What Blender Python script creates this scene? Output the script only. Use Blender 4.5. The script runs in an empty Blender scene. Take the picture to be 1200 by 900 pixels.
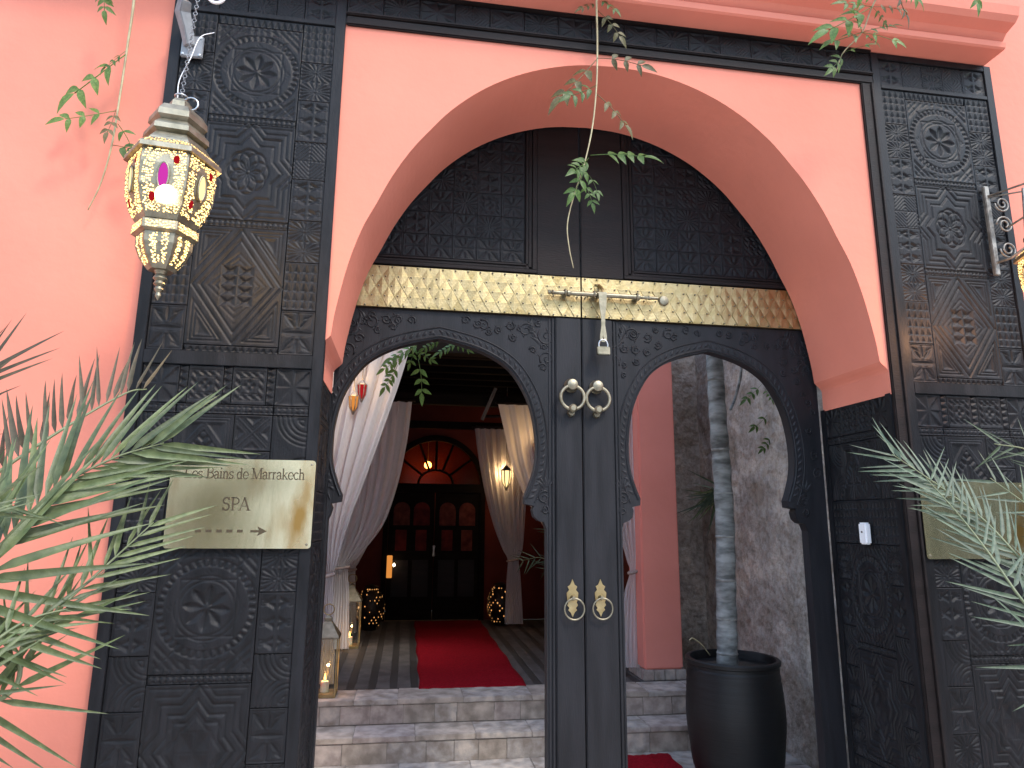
import bpy, bmesh, math, random
import numpy as np
from mathutils import Vector, Matrix
R_ = math.radians
random.seed(7); RS = np.random.RandomState(3)
scene = bpy.context.scene
col = scene.collection

# ------------------------------------------------------------------ camera
CAM = Vector((0, 0, 1.4)); F = 790.0
RR = [Vector((0.98844536, -0.15132467, 0.00875272)),
      Vector((0.03838354, 0.19402131, -0.98024611)),
      Vector((0.1466372, 0.96925568, 0.19758784))]
cam = bpy.data.cameras.new('camera'); co = bpy.data.objects.new('camera', cam); col.objects.link(co)
cam.sensor_width = 36; cam.lens = 36 * F / 1200; cam.clip_end = 2000; cam.clip_start = .05
m3 = Matrix((RR[0], -RR[1], -RR[2])).transposed()
co.matrix_world = Matrix.Translation(CAM) @ m3.to_4x4()
scene.camera = co

def at(u, v, Y):
    "world point at depth Y that lies on the line of sight of a photo pixel"
    d = RR[0] * ((u - 600) / F) + RR[1] * ((v - 450) / F) + RR[2]
    return CAM + d * (Y / d.y)

# ------------------------------------------------------------------ light
SUN_EL, SUN_AZ = R_(50), R_(32)         # azimuth measured from behind the camera towards its right
w = bpy.data.worlds.new('World'); scene.world = w; w.use_nodes = True
nt = w.node_tree; bg = nt.nodes['Background']
sky = nt.nodes.new('ShaderNodeTexSky'); sky.sky_type = 'NISHITA'; sky.sun_disc = False
sky.sun_elevation = SUN_EL; sky.sun_rotation = math.pi - SUN_AZ
sky.air_density = 1.6; sky.dust_density = 1.0
nt.links.new(sky.outputs[0], bg.inputs[0]); bg.inputs[1].default_value = .15
sd = Vector((math.sin(SUN_AZ) * math.cos(SUN_EL), -math.cos(SUN_AZ) * math.cos(SUN_EL), math.sin(SUN_EL)))
sl = bpy.data.lights.new('sun', 'SUN'); sl.energy = .8; sl.angle = R_(10); sl.color = (1, .91, .80)
so = bpy.data.objects.new('sun', sl); col.objects.link(so); so.rotation_euler = sd.to_track_quat('Z', 'Y').to_euler()
scene.view_settings.view_transform = 'Standard'; scene.view_settings.look = 'None'
scene.view_settings.exposure = 1.86; scene.view_settings.gamma = 1
scene.render.engine = 'CYCLES'
scene.cycles.max_bounces = 8; scene.cycles.transparent_max_bounces = 16

# ------------------------------------------------------------------ materials
def principled(name, base, rough=.6, metal=0, spec=.5, **k):
    m = bpy.data.materials.new(name); m.use_nodes = True
    b = m.node_tree.nodes['Principled BSDF']
    b.inputs['Base Color'].default_value = (*base, 1); b.inputs['Roughness'].default_value = rough
    b.inputs['Metallic'].default_value = metal; b.inputs['Specular IOR Level'].default_value = spec
    for a, v in k.items(): b.inputs[a].default_value = v
    return m
def noisy(name, c1, c2, scale=6, rough=(.5, .7), metal=0, bump=.2, bscale=60, detail=6, stretch=(1, 1, 1), spec=.5, lo=.35, hi=.65, bdist=.004, c3=None):
    "two colours mixed by noise, noisy roughness and fine bump"
    m = principled(name, c1, rough[0], metal, spec); n = m.node_tree.nodes; l = m.node_tree.links; b = n['Principled BSDF']
    tc = n.new('ShaderNodeTexCoord'); mp = n.new('ShaderNodeMapping'); mp.inputs['Scale'].default_value = stretch
    l.new(tc.outputs['Object'], mp.inputs[0])
    a = n.new('ShaderNodeTexNoise'); a.inputs['Scale'].default_value = scale; a.inputs['Detail'].default_value = detail; l.new(mp.outputs[0], a.inputs[0])
    r = n.new('ShaderNodeValToRGB'); e = r.color_ramp.elements
    e[0].position = lo; e[0].color = (*c1, 1); e[1].position = hi; e[1].color = (*c2, 1)
    if c3: x = r.color_ramp.elements.new((lo + hi) / 2); x.color = (*c3, 1)
    l.new(a.outputs[0], r.inputs[0]); l.new(r.outputs[0], b.inputs['Base Color'])
    rr = n.new('ShaderNodeMapRange'); rr.inputs[3].default_value = rough[0]; rr.inputs[4].default_value = rough[1]
    l.new(a.outputs[0], rr.inputs[0]); l.new(rr.outputs[0], b.inputs['Roughness'])
    f = n.new('ShaderNodeTexNoise'); f.inputs['Scale'].default_value = bscale; f.inputs['Detail'].default_value = 4; l.new(mp.outputs[0], f.inputs[0])
    bp = n.new('ShaderNodeBump'); bp.inputs['Strength'].default_value = bump; bp.inputs['Distance'].default_value = bdist
    l.new(f.outputs[0], bp.inputs['Height']); l.new(bp.outputs[0], b.inputs['Normal'])
    return m
def emit(name, c, s):
    m = bpy.data.materials.new(name); m.use_nodes = True; n = m.node_tree.nodes; n.clear()
    e = n.new('ShaderNodeEmission'); e.inputs[0].default_value = (*c, 1); e.inputs[1].default_value = s
    o = n.new('ShaderNodeOutputMaterial'); m.node_tree.links.new(e.outputs[0], o.inputs[0]); return m
M = {}
M['pink'] = noisy('pink_plaster', (.62, .205, .145), (.69, .232, .165), 2.2, (.75, .9), bump=.5, bscale=22, lo=.3, hi=.7, bdist=.004, spec=.25)
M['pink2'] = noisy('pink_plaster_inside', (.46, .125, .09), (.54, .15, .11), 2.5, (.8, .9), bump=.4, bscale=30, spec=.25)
M['litpink'] = noisy('brightened_pillar_plaster', (.78, .28, .22), (.84, .31, .25), 2.2, (.75, .9), bump=.4, bscale=22, spec=.25)  # the pink plaster made lighter, standing in for missing courtyard light
M['dimpink'] = noisy('darkened_hall_plaster', (.075, .014, .011), (.11, .022, .017), 2.5, (.85, .95), bump=.4, bscale=30, spec=.2)  # pink plaster with the hall's dimness put into its colour
M['cream'] = noisy('white_plaster', (.72, .70, .66), (.82, .80, .76), 1.5, (.8, .9), bump=.4)
M['wood'] = noisy('black_stained_cedar', (.006, .0062, .0076), (.013, .0132, .016), 9, (.38, .62), bump=.35, bscale=60, stretch=(3, 3, .7), spec=.20, bdist=.003)
M['wood2'] = noisy('black_door_paint', (.009, .0092, .0115), (.016, .0162, .020), 5, (.42, .6), bump=.3, bscale=40, stretch=(4, 4, .5), spec=.26, bdist=.003)
M['darkwood'] = noisy('brown_black_wood', (.008, .0055, .0055), (.014, .0095, .0095), 9, (.5, .7), bump=.3, stretch=(.6, 3, 3), spec=.22)
M['roofwood'] = noisy('dark_ceiling_wood', (.004, .0035, .003), (.009, .007, .006), 6, (.7, .9), stretch=(.5, 4, 4), spec=.08)
M['brass'] = noisy('hammered_brass', (.34, .25, .11), (.50, .40, .22), 14, (.36, .55), 1, bump=.5, bscale=90, bdist=.003)
M['oldbrass'] = noisy('old_brass', (.22, .20, .145), (.33, .30, .225), 30, (.42, .58), 1, bump=.4, bscale=80, bdist=.002)
M['signbrass'] = noisy('sign_brass_painted_reflection', (.95, .84, .55), (.50, .29, .09), 5.5, (.16, .34), 1, bump=.22, bscale=9, stretch=(1.5, 1, .5), bdist=.006, lo=.50, hi=.72)  # amber and pale patches paint reflections into the brass colour
M['ink'] = principled('engraved_dark_fill', (.07, .055, .035), .7, spec=.1)
M['steel'] = noisy('grey_painted_metal', (.16, .165, .18), (.24, .245, .26), 20, (.35, .5), 0)
M['chrome'] = principled('steel', (.5, .5, .5), .35, 1)
M['rust'] = noisy('aged_iron', (.16, .145, .13), (.30, .28, .25), 40, (.4, .6), .7, bump=.4)
M['dots'] = noisy('dark_pierced_metal', (.012, .01, .009), (.03, .02, .015), 40, (.4, .6), .6)
M['glow'] = emit('lamp_light_through_holes', (1, .62, .22), 1.440)
M['glow2'] = emit('dim_light_through_holes', (1, .45, .14), 0.252)
M['bulb'] = emit('bulb', (1, .80, .50), 6.480)
M['flame'] = emit('candle_flame', (1, .42, .10), 2.160)
M['magenta'] = emit('lit_magenta_glass', (.75, .05, .5), 0.252)
M['amber'] = emit('lit_amber_glass', (1, .68, .28), 0.540)
M['redglass'] = emit('lit_red_glass', (.8, .02, .03), 0.144)
M['dimamber'] = emit('lit_orange_glass', (1, .36, .07), 0.202)
M['whitepl'] = principled('white_plastic', (.8, .8, .82), .35)
M['black'] = principled('black_hole', (.01, .01, .01), .6)
M['wax'] = principled('candle_wax', (.85, .75, .58), .5, **{'Subsurface Weight': .3})
M['pot'] = noisy('black_glazed_clay', (.005, .005, .006), (.010, .0098, .010), 7, (.42, .6), bump=.35, bscale=25, stretch=(.5, .5, 14), spec=.4, bdist=.004)
M['soil'] = noisy('soil', (.03, .02, .015), (.06, .045, .03), 30, (.9, 1), bump=1)
M['carpet'] = noisy('red_carpet_pile', (.19, .0025, .008), (.27, .005, .014), 60, (.9, 1), bump=1, bscale=200, spec=.1)
M['stone'] = noisy('grey_beige_stone', (.26, .22, .185), (.54, .475, .41), 13, (.65, .85), bump=.6, bscale=40, bdist=.004, c3=(.38, .345, .315))
M['stone2'] = noisy('pinkish_stone', (.28, .23, .205), (.50, .43, .385), 15, (.65, .85), bump=.6, bscale=40, bdist=.004)
M['stone3'] = noisy('weathered_stone', (.24, .205, .17), (.50, .43, .37), 11, (.65, .85), bump=.7, bscale=30, bdist=.005)
M['hallstone'] = noisy('darkened_hall_floor_stone', (.06, .055, .052), (.11, .10, .095), 9, (.7, .85), bump=.6, bscale=40)  # stone colour lowered to carry the hall's shade
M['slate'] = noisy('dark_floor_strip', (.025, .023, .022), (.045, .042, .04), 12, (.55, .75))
M['ground'] = noisy('dusty_paving', (.52, .47, .42), (.64, .59, .54), 3, (.8, .95), bump=.5)
M['mortar'] = noisy('mortar', (.19, .165, .145), (.28, .25, .22), 20, (.9, 1))
M['bark'] = noisy('grey_ringed_bark', (.085, .085, .08), (.30, .31, .30), 9, (.6, .8), bump=.7, bscale=30, stretch=(1, 1, 3))
M['barkring'] = noisy('pale_leaf_scar', (.16, .155, .14), (.34, .33, .31), 18, (.7, .8), bump=.7)
def rough_wall():
    m = noisy('rough_tadelakt_brown', (.32, .26, .205), (.62, .53, .44), 3.2, (.75, .9), bump=1, bscale=11, detail=12, bdist=.05, lo=.36, hi=.66, c3=(.43, .375, .325))
    n = m.node_tree.nodes; l = m.node_tree.links; b = n['Principled BSDF']
    ramp = [x for x in n if x.type == 'VALTORGB'][0]; mp = [x for x in n if x.type == 'MAPPING'][0]
    f = n.new('ShaderNodeTexNoise'); f.inputs['Scale'].default_value = 26; f.inputs['Detail'].default_value = 8; f.inputs['Roughness'].default_value = .7; l.new(mp.outputs[0], f.inputs[0])
    r2 = n.new('ShaderNodeValToRGB'); r2.color_ramp.elements[0].position = .36; r2.color_ramp.elements[0].color = (.62, .60, .58, 1); r2.color_ramp.elements[1].position = .56; r2.color_ramp.elements[1].color = (1, 1, 1, 1)
    l.new(f.outputs[0], r2.inputs[0])
    mx = n.new('ShaderNodeMixRGB'); mx.blend_type = 'MULTIPLY'; mx.inputs[0].default_value = 1
    l.new(ramp.outputs[0], mx.inputs[1]); l.new(r2.outputs[0], mx.inputs[2]); l.new(mx.outputs[0], b.inputs['Base Color'])
    return m
M['roughwall'] = rough_wall()
def leafmat(name, c1, c2, trans=.35, rough=.45, scale=5):
    m = noisy(name, c1, c2, scale, (rough, rough + .15), bump=.2, bscale=50); n = m.node_tree.nodes; l = m.node_tree.links; b = n['Principled BSDF']
    oi = n.new('ShaderNodeObjectInfo'); hs = n.new('ShaderNodeHueSaturation'); mr = n.new('ShaderNodeMapRange'); mr.inputs[3].default_value = .7; mr.inputs[4].default_value = 1.35
    l.new(oi.outputs['Random'], mr.inputs[0]); l.new(mr.outputs[0], hs.inputs['Value'])
    ramp = [x for x in n if x.type == 'VALTORGB'][0]; l.new(ramp.outputs[0], hs.inputs['Color']); l.new(hs.outputs[0], b.inputs['Base Color'])
    t = n.new('ShaderNodeBsdfTranslucent'); l.new(hs.outputs[0], t.inputs[0]); mx = n.new('ShaderNodeMixShader'); mx.inputs[0].default_value = trans
    o = [x for x in n if x.type == 'OUTPUT_MATERIAL'][0]; l.new(b.outputs[0], mx.inputs[1]); l.new(t.outputs[0], mx.inputs[2]); l.new(mx.outputs[0], o.inputs[0]); return m
M['palm'] = leafmat('palm_leaf', (.055, .080, .026), (.115, .145, .058), .2, .38, 9)
M['palmgrey'] = leafmat('grey_green_palm_leaf', (.052, .082, .05), (.105, .14, .085), .2, .42, 9)
M['palmbrown'] = leafmat('brown_palm_leaf', (.045, .042, .02), (.085, .062, .033), .2, .5, 9)
M['rachis'] = noisy('palm_rib', (.12, .15, .07), (.19, .21, .11), 14, (.45, .6))
M['vineleaf'] = leafmat('vine_leaf', (.065, .135, .025), (.13, .22, .05), .4, .42, 30)
M['vinered'] = leafmat('reddish_vine_leaf', (.10, .08, .03), (.16, .15, .06), .4, .42, 30)
M['vinestem'] = noisy('vine_stem', (.30, .24, .14), (.42, .37, .22), 30, (.5, .7))
M['darkleaf'] = leafmat('dark_leaf', (.03, .05, .025), (.06, .085, .04), .2, .45)
M['darkleafsolid'] = principled('dense_dark_foliage', (.02, .03, .015), .8)
def curtain_mat():
    m = noisy('white_voile', (.78, .79, .83), (.86, .87, .90), 3, (.7, .85), bump=.15, bscale=200, spec=.2); n = m.node_tree.nodes; l = m.node_tree.links; b = n['Principled BSDF']
    t = n.new('ShaderNodeBsdfTranslucent'); t.inputs[0].default_value = (.8, .8, .8, 1)
    tr = n.new('ShaderNodeBsdfTransparent')
    a = n.new('ShaderNodeMixShader'); a.inputs[0].default_value = .45; c = n.new('ShaderNodeMixShader'); c.inputs[0].default_value = .16
    o = [x for x in n if x.type == 'OUTPUT_MATERIAL'][0]
    l.new(b.outputs[0], a.inputs[1]); l.new(t.outputs[0], a.inputs[2]); l.new(a.outputs[0], c.inputs[1]); l.new(tr.outputs[0], c.inputs[2]); l.new(c.outputs[0], o.inputs[0]); return m
M['voile'] = curtain_mat()
def glassmat(name, tint, mixv, rough=.05):
    m = bpy.data.materials.new(name); m.use_nodes = True; n = m.node_tree.nodes; l = m.node_tree.links; n.clear()
    g = n.new('ShaderNodeBsdfGlossy'); g.inputs['Roughness'].default_value = rough; t = n.new('ShaderNodeBsdfTransparent'); t.inputs[0].default_value = (*tint, 1)
    x = n.new('ShaderNodeMixShader'); x.inputs[0].default_value = mixv; o = n.new('ShaderNodeOutputMaterial')
    l.new(t.outputs[0], x.inputs[1]); l.new(g.outputs[0], x.inputs[2]); l.new(x.outputs[0], o.inputs[0]); return m
M['glass'] = glassmat('clear_glass', (.95, .97, .96), .06)
M['amberpane'] = glassmat('amber_pane', (.85, .5, .25), .015, .15)
M['redpane'] = noisy('red_stained_pane', (.05, .003, .004), (.11, .010, .008), 12, (.5, .6), spec=.08)
M['palepane'] = noisy('rose_stained_pane', (.05, .008, .006), (.12, .03, .02), 12, (.5, .6), spec=.08)

# ------------------------------------------------------------------ helpers
WL = {}
def wloc(o): return WL.get(o.name, Vector((0, 0, 0)))
def tag(o, label=None, cat=None, group=None, kind=None):
    for k, v in (('label', label), ('category', cat), ('group', group), ('kind', kind)):
        if v: o[k] = v
    return o
def empty(name, loc, label, cat, group=None):
    o = bpy.data.objects.new(name, None); o.empty_display_size = .1; col.objects.link(o); o.location = loc
    WL[o.name] = Vector(loc); return tag(o, label, cat, group)
def link(name, me, parent=None, mat4=None):
    o = bpy.data.objects.new(name, me); col.objects.link(o)
    if parent: o.parent = parent
    if mat4 is not None:
        if parent: o.matrix_local = Matrix.Translation(-wloc(parent)) @ mat4
        else: o.matrix_world = mat4
        WL[o.name] = mat4.to_translation()
    elif parent:
        o.location = -wloc(parent) if False else (0, 0, 0); WL[o.name] = wloc(parent).copy()
    return o
def frame(t):
    t = t.normalized(); a = Vector((0, 0, 1)) if abs(t.z) < .9 else Vector((1, 0, 0))
    u = t.cross(a).normalized(); return u, t.cross(u).normalized()
class MB:
    def __init__(s): s.v = []; s.f = []
    def add(s, vs, fs):
        n = len(s.v); s.v += [Vector(a) for a in vs]; s.f += [tuple(n + i for i in f) for f in fs]; return s
    def box(s, x0, x1, y0, y1, z0, z1, j=0):
        c = [(x, y, z) for z in (z0, z1) for y in (y0, y1) for x in (x0, x1)]
        if j: c = [tuple(a + random.uniform(-j, j) for a in p) for p in c]
        return s.add(c, [(0, 2, 3, 1), (4, 5, 7, 6), (0, 1, 5, 4), (2, 6, 7, 3), (0, 4, 6, 2), (1, 3, 7, 5)])
    def tube(s, pts, r, n=8, cap=True):
        pts = [Vector(p) for p in pts]; rr = r if hasattr(r, '__len__') else [r] * len(pts); vs = []; fs = []
        u = None
        for i, p in enumerate(pts):
            t = (pts[min(i + 1, len(pts) - 1)] - pts[max(i - 1, 0)]).normalized()
            if u is None: u, w_ = frame(t)
            else:
                u = (u - t * u.dot(t))
                u = u.normalized() if u.length > 1e-6 else frame(t)[0]
                w_ = t.cross(u)
            for k in range(n):
                a = 2 * math.pi * k / n; vs.append(p + (u * math.cos(a) + w_ * math.sin(a)) * rr[i])
        for i in range(len(pts) - 1):
            for k in range(n):
                a = i * n + k; b = i * n + (k + 1) % n; fs.append((a, b, b + n, a + n))
        if cap: fs += [tuple(range(n))[::-1], tuple(range((len(pts) - 1) * n, len(pts) * n))]
        return s.add(vs, fs)
    def lathe(s, prof, c=(0, 0, 0), n=24, axis='Z', rot0=0, cap=True):
        vs = []; fs = []; c = Vector(c)
        for r, z in prof:
            for k in range(n):
                a = 2 * math.pi * k / n + rot0
                p = (r * math.cos(a), r * math.sin(a), z)
                if axis == 'Y': p = (p[0], z, p[1])
                if axis == 'X': p = (z, p[0], p[1])
                vs.append(c + Vector(p))
        for i in range(len(prof) - 1):
            for k in range(n):
                a = i * n + k; b = i * n + (k + 1) % n; fs.append((a, b, b + n, a + n))
        if cap: fs += [tuple(range(n))[::-1], tuple(range((len(prof) - 1) * n, len(prof) * n))]
        return s.add(vs, fs)
    def prism(s, poly, y0, y1, axis='Y'):
        "polygon (a,b) extruded: axis Y -> (x,z) ; axis X -> (y,z) ; axis Z -> (x,y)"
        n = len(poly)
        def P(a, b, t): return (a, t, b) if axis == 'Y' else ((t, a, b) if axis == 'X' else (a, b, t))
        vs = [P(a, b, y0) for a, b in poly] + [P(a, b, y1) for a, b in poly]
        fs = [tuple(range(n)), tuple(range(2 * n - 1, n - 1, -1))] + [(i, i + n, (i + 1) % n + n, (i + 1) % n) for i in range(n)]
        return s.add(vs, fs)
    def torus(s, c, R, r, axis='Y', n=32, k=10):
        c = Vector(c); pts = []
        for i in range(n):
            a = 2 * math.pi * i / n
            d = Vector((math.cos(a), 0, math.sin(a))) if axis == 'Y' else (Vector((0, math.cos(a), math.sin(a))) if axis == 'X' else Vector((math.cos(a), math.sin(a), 0)))
            ax = Vector((0, 1, 0)) if axis == 'Y' else (Vector((1, 0, 0)) if axis == 'X' else Vector((0, 0, 1)))
            for q in range(k):
                b = 2 * math.pi * q / k; pts.append(c + d * (R + r * math.cos(b)) + ax * r * math.sin(b))
        fs = [(i * k + q, ((i + 1) % n) * k + q, ((i + 1) % n) * k + (q + 1) % k, i * k + (q + 1) % k) for i in range(n) for q in range(k)]
        return s.add(pts, fs)
    def mesh(s, name, mat, smooth=False, off=Vector((0, 0, 0)), bevel=0):
        me = bpy.data.meshes.new(name); me.from_pydata([v - off for v in s.v], [], s.f); me.materials.append(M[mat])
        bm = bmesh.new(); bm.from_mesh(me)
        bmesh.ops.recalc_face_normals(bm, faces=bm.faces)
        if bevel:
            es = [e for e in bm.edges if len(e.link_faces) == 2 and e.calc_face_angle(0) > .6]
            bmesh.ops.bevel(bm, geom=es, offset=bevel, segments=2, affect='EDGES', clamp_overlap=True)
        ng = [f for f in bm.faces if len(f.verts) > 4]
        if ng: bmesh.ops.triangulate(bm, faces=ng)
        bm.to_mesh(me); bm.free()
        if smooth:
            me.polygons.foreach_set('use_smooth', [True] * len(me.polygons))
            if smooth != 2: me.set_sharp_from_angle(angle=R_(40))
        return me
    def build(s, name, mat, parent=None, smooth=False, bevel=0, label=None, kind=None):
        off = wloc(parent) if parent else Vector((0, 0, 0))
        o = link(name, s.mesh(name, mat, smooth, off, bevel), parent)
        return tag(o, label, None, None, kind)
def single(mb, name, mat, label, cat, kind=None, group=None, smooth=False, bevel=0):
    "a thing (or piece of the setting) that is one mesh, origin at its base centre"
    lo = Vector([min(v[i] for v in mb.v) for i in range(3)]); hi = Vector([max(v[i] for v in mb.v) for i in range(3)])
    o0 = Vector(((lo.x + hi.x) / 2, (lo.y + hi.y) / 2, lo.z))
    o = bpy.data.objects.new(name, mb.mesh(name, mat, smooth, o0, bevel)); col.objects.link(o); o.location = o0; WL[o.name] = o0
    return tag(o, label, cat, group, kind)
def catmull(pts, n=6):
    pts = [Vector(p) for p in pts]; P = [pts[0] * 2 - pts[1]] + pts + [pts[-1] * 2 - pts[-2]]; out = []
    for i in range(1, len(P) - 2):
        for k in range(n):
            t = k / n; a, b, c, d = P[i - 1], P[i], P[i + 1], P[i + 2]
            out.append(.5 * ((2 * b) + (c - a) * t + (2 * a - 5 * b + 4 * c - d) * t * t + (3 * b - a - 3 * c + d) * t ** 3))
    return out + [pts[-1]]

# ------------------------------------------------------------------ carved wood reliefs (real height, worked out on a 3 mm grid)
PI = math.pi
def gv(d, w_, dep): return -dep * np.clip(1 - np.abs(d) / w_, 0, 1)
def tri(x): return np.abs((x % 1) - .5) * 2          # 1..0..1
def mn(*a):
    r = a[0]
    for b in a[1:]: r = np.minimum(r, b)
    return r
G, GW = .007, .0045
def h_petals(x, y, r, n, dep=.011, rot=0.):
    th = np.arctan2(y, x) + rot; rr = np.hypot(x, y); k = 2 * PI / n; t = (th + k / 2) % k - k / 2
    u = rr * np.cos(t); v = rr * np.sin(t); wd = .62 * r * math.sin(PI / n) * np.sin(PI * np.clip(u / r, 0, 1)) + 1e-5
    inside = (np.abs(v) < wd) & (u < r)
    return np.where(inside, -dep * (1 - np.abs(v) / wd) * np.clip(wd / .012, 0, 1), 0)
def h_teeth(x, y, hw, hh, n, dep=.007):
    t = tri(x / (2 * hw) * n); z = (y / hh + 1) / 2
    return np.where(t > z, -dep * np.clip((t - z) * 3, 0, 1), 0)
def m_rosette(x, y, a, b):
    s = min(a, b); rr = np.hypot(x, y); th = np.arctan2(y, x)
    h = mn(h_petals(x, y, s * .50, 8, .015, .1), gv(rr - s * .54, GW, G), gv(rr - s * .64, GW, G), gv(rr - s * .98, GW, G), gv(rr - s * .84, GW * .7, G * .7))
    ring = (rr > s * .85) & (rr < s * .97); h = np.where(ring, np.minimum(h, -.008 * (tri(th / (2 * PI) * 40) > .5)), h)
    sq = np.maximum(np.abs(x), np.abs(y)); h = mn(h, np.where(rr < s * .84, gv(sq - s * .56, GW, G), 0))
    for cx, cy in ((.70, 0), (-.70, 0), (0, .70), (0, -.70)):
        h = mn(h, h_petals(x - cx * s, y - cy * s, s * .09, 4, .008))
    cor = rr > s * 1.0; q = np.abs(np.abs(x) - np.abs(y) - (a - b)) ; ex = np.maximum(np.abs(x) / a, np.abs(y) / b)
    h = np.where(cor & (ex < .94), mn(h, gv(q, .006, .008), -.008 * tri((np.abs(x) + np.abs(y)) * 34) * (rr > s * 1.1)), h)
    return mn(h, np.where(np.abs(y) > s, -.004 * tri(x * 40), 0) if b > a * 1.05 else h * 0)
def stard(x, y, s):
    return np.minimum(np.maximum(np.abs(x), np.abs(y)) - s, (np.abs(x) + np.abs(y)) / 1.41421 - s)
def m_star(x, y, a, b, inner='pyr'):
    s = min(a, b) * .70; y = y * (a / b if b > a else 1); d = stard(x, y, s)
    h = mn(gv(d, .006, .010), gv(d + .024, .006, .010), gv(d - .020, .0045, .007))
    h = np.where((d > -.024) & (d < 0), np.minimum(h, -.003 + .000 * x), h)
    if inner == 'pyr':
        q = s * .46; ins = (np.abs(x) < q) & (np.abs(y) < q); c = q / 1.0
        cx = (x % c) - c / 2; cy = (y % c) - c / 2; pk = np.maximum(np.abs(cx), np.abs(cy)) / (c / 2); dg = np.abs(np.abs(cx) - np.abs(cy))
        h = np.where(ins, mn(-.011 * (1 - pk) ** .8 * (dg < c) , -.004 * (pk > .9)), h)
        h = np.where(~ins & (d < -.034), mn(h, gv(stard(x, y, s * .62), .006, .009), -.007 * np.clip(tri((np.abs(x) + np.abs(y)) * 22) - .5, 0, .5) * 2), h)
    else:
        for k in range(8):
            cx, cy = s * .36 * math.cos(k * PI / 4), s * .36 * math.sin(k * PI / 4)
            h = mn(h, gv(np.hypot(x - cx, y - cy) - s * .30, .006, .010) * (d < -.03))
        h = mn(h, h_petals(x, y, s * .3, 8))
    for k in range(8):
        r = 1.22 * s if k % 2 == 0 else 1.30 * s
        cx, cy = r * math.cos(k * PI / 4), r * math.sin(k * PI / 4)
        h = mn(h, np.where(d > .026, -.010 * np.clip(1 - (np.abs(x - cx) + np.abs(y - cy)) / .032, 0, 1), 0))
    e = np.maximum(np.abs(x) - a, np.abs(y) - b * (a / b if b > a else 1)); return mn(h, gv(e + .010, .004, .006))
def m_star2(x, y, a, b): return m_star(x, y, a, b, 'arc')
def m_diamond(x, y, a, b):
    n = 1 / math.hypot(1 / a, 1 / b); d = (np.abs(x) / a + np.abs(y) / b - 1) * n
    h = mn(gv(d + .004, .005, .009), gv(d + .028, .005, .009))
    g = a * .36; ins = (np.abs(x) < g) & (np.abs(y) < g * 1.35); cx = x / (g / 1.0) ; cy = y / (g * 1.35 / 2)
    fx = (cx % 1) - .5; fy = (cy % 1) - .5; diag = np.abs(np.abs(fx) - np.abs(fy))
    h = np.where(ins, -.012 * np.clip(np.where(np.abs(fx) > np.abs(fy), 1.0, .25) * (1 - 2 * np.maximum(np.abs(fx), np.abs(fy))) * 2, 0, 1) - .004 * (diag < .04), h)
    out2 = (d < -.045) & ~ins; h = np.where(out2, mn(h, -.008 * np.clip(tri((np.abs(x) / a * .7 + np.abs(y) / b) * 9) - .45, 0, 1)), h)
    o = d > .010                                   # nested triangles in the four corners
    X = a - np.abs(x); Y = b - np.abs(y); c = (X / a + Y / b); tt = np.minimum(np.minimum(X - .004, Y - .004), (1 - c) * n - .010)
    h = np.where(o & (tt > 0), mn(gv(tt - .012, .004, .008), gv(tt - .024, .004, .008), np.where(tt > .03, -.008 * np.clip((tt - .03) / .01, 0, 1), 0)), h)
    return h
def m_pinwheel(x, y, a, b):
    th = np.arctan2(y / b, x / a); t = ((th / (PI / 4)) % 1); ex = np.maximum(np.abs(x) / a, np.abs(y) / b)
    h = -.012 * t * np.clip(ex * 1.3, 0, 1); h = np.where(ex > .93, 0, h); return h
def m_pyr(x, y, a, b):
    nx = max(2, round(2 * a / .030)); ny = max(2, round(2 * b / .038)); fx = ((x / (2 * a) + .5) * nx) % 1 - .5; fy = ((y / (2 * b) + .5) * ny) % 1 - .5
    h = -.010 * np.clip(1 - (np.abs(fx) * 2 + np.clip(fy + .5, 0, 1)), 0, 1) * 1.3 - .003 * (np.abs(fx) > .44)
    ex = np.maximum(np.abs(x) / a, np.abs(y) / b); return np.where(ex > .93, 0, h)
def m_rays(x, y, a, b):
    ny = 2 if b > a * 1.15 else 1; c = 2 * b / ny; yy = ((y + b) % c) - c / 2
    th = np.arctan2(yy / (c / 2), x / a); h = -.009 * np.clip(tri(th / (2 * PI) * 16) * 1.6 - .5, 0, 1); ex = np.maximum(np.abs(x) / a, np.abs(yy) / (c / 2))
    return np.where(ex > .92, gv(ex - .96, .05, .006), np.where(ex < .08, 0, h))
def m_leaf(x, y, a, b):
    h = 0 * x
    def lens(cx, cy, ang, L, W_):
        u = (x - cx) * math.cos(ang) + (y - cy) * math.sin(ang); v = -(x - cx) * math.sin(ang) + (y - cy) * math.cos(ang)
        wd = W_ * (1 - (u / L) ** 2); q = np.abs(v) / np.maximum(wd, 1e-4)
        return np.where((np.abs(u) < L) & (q < 1), -.010 * np.clip(1 - q, 0, 1), gv((np.abs(v) - wd - .003) * (np.abs(u) < L) + (np.abs(u) >= L), .003, .004))
    h = mn(h, lens(0, 0, 0, a * .95, b * .14))
    for sx in (-1, 1):
        for sy in (-1, 1):
            h = mn(h, lens(sx * a * .45, sy * b * .50, sx * sy * .9, a * .5, .010), lens(sx * a * .62, sy * b * .74, sx * sy * .5, a * .32, .007))
    for sy in (-1, 1): h = mn(h, lens(0, sy * b * .62, PI / 2, b * .32, .010))
    return mn(h, gv(np.maximum(np.abs(x) - a, np.abs(y) - b) + .006, .003, .005))
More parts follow.
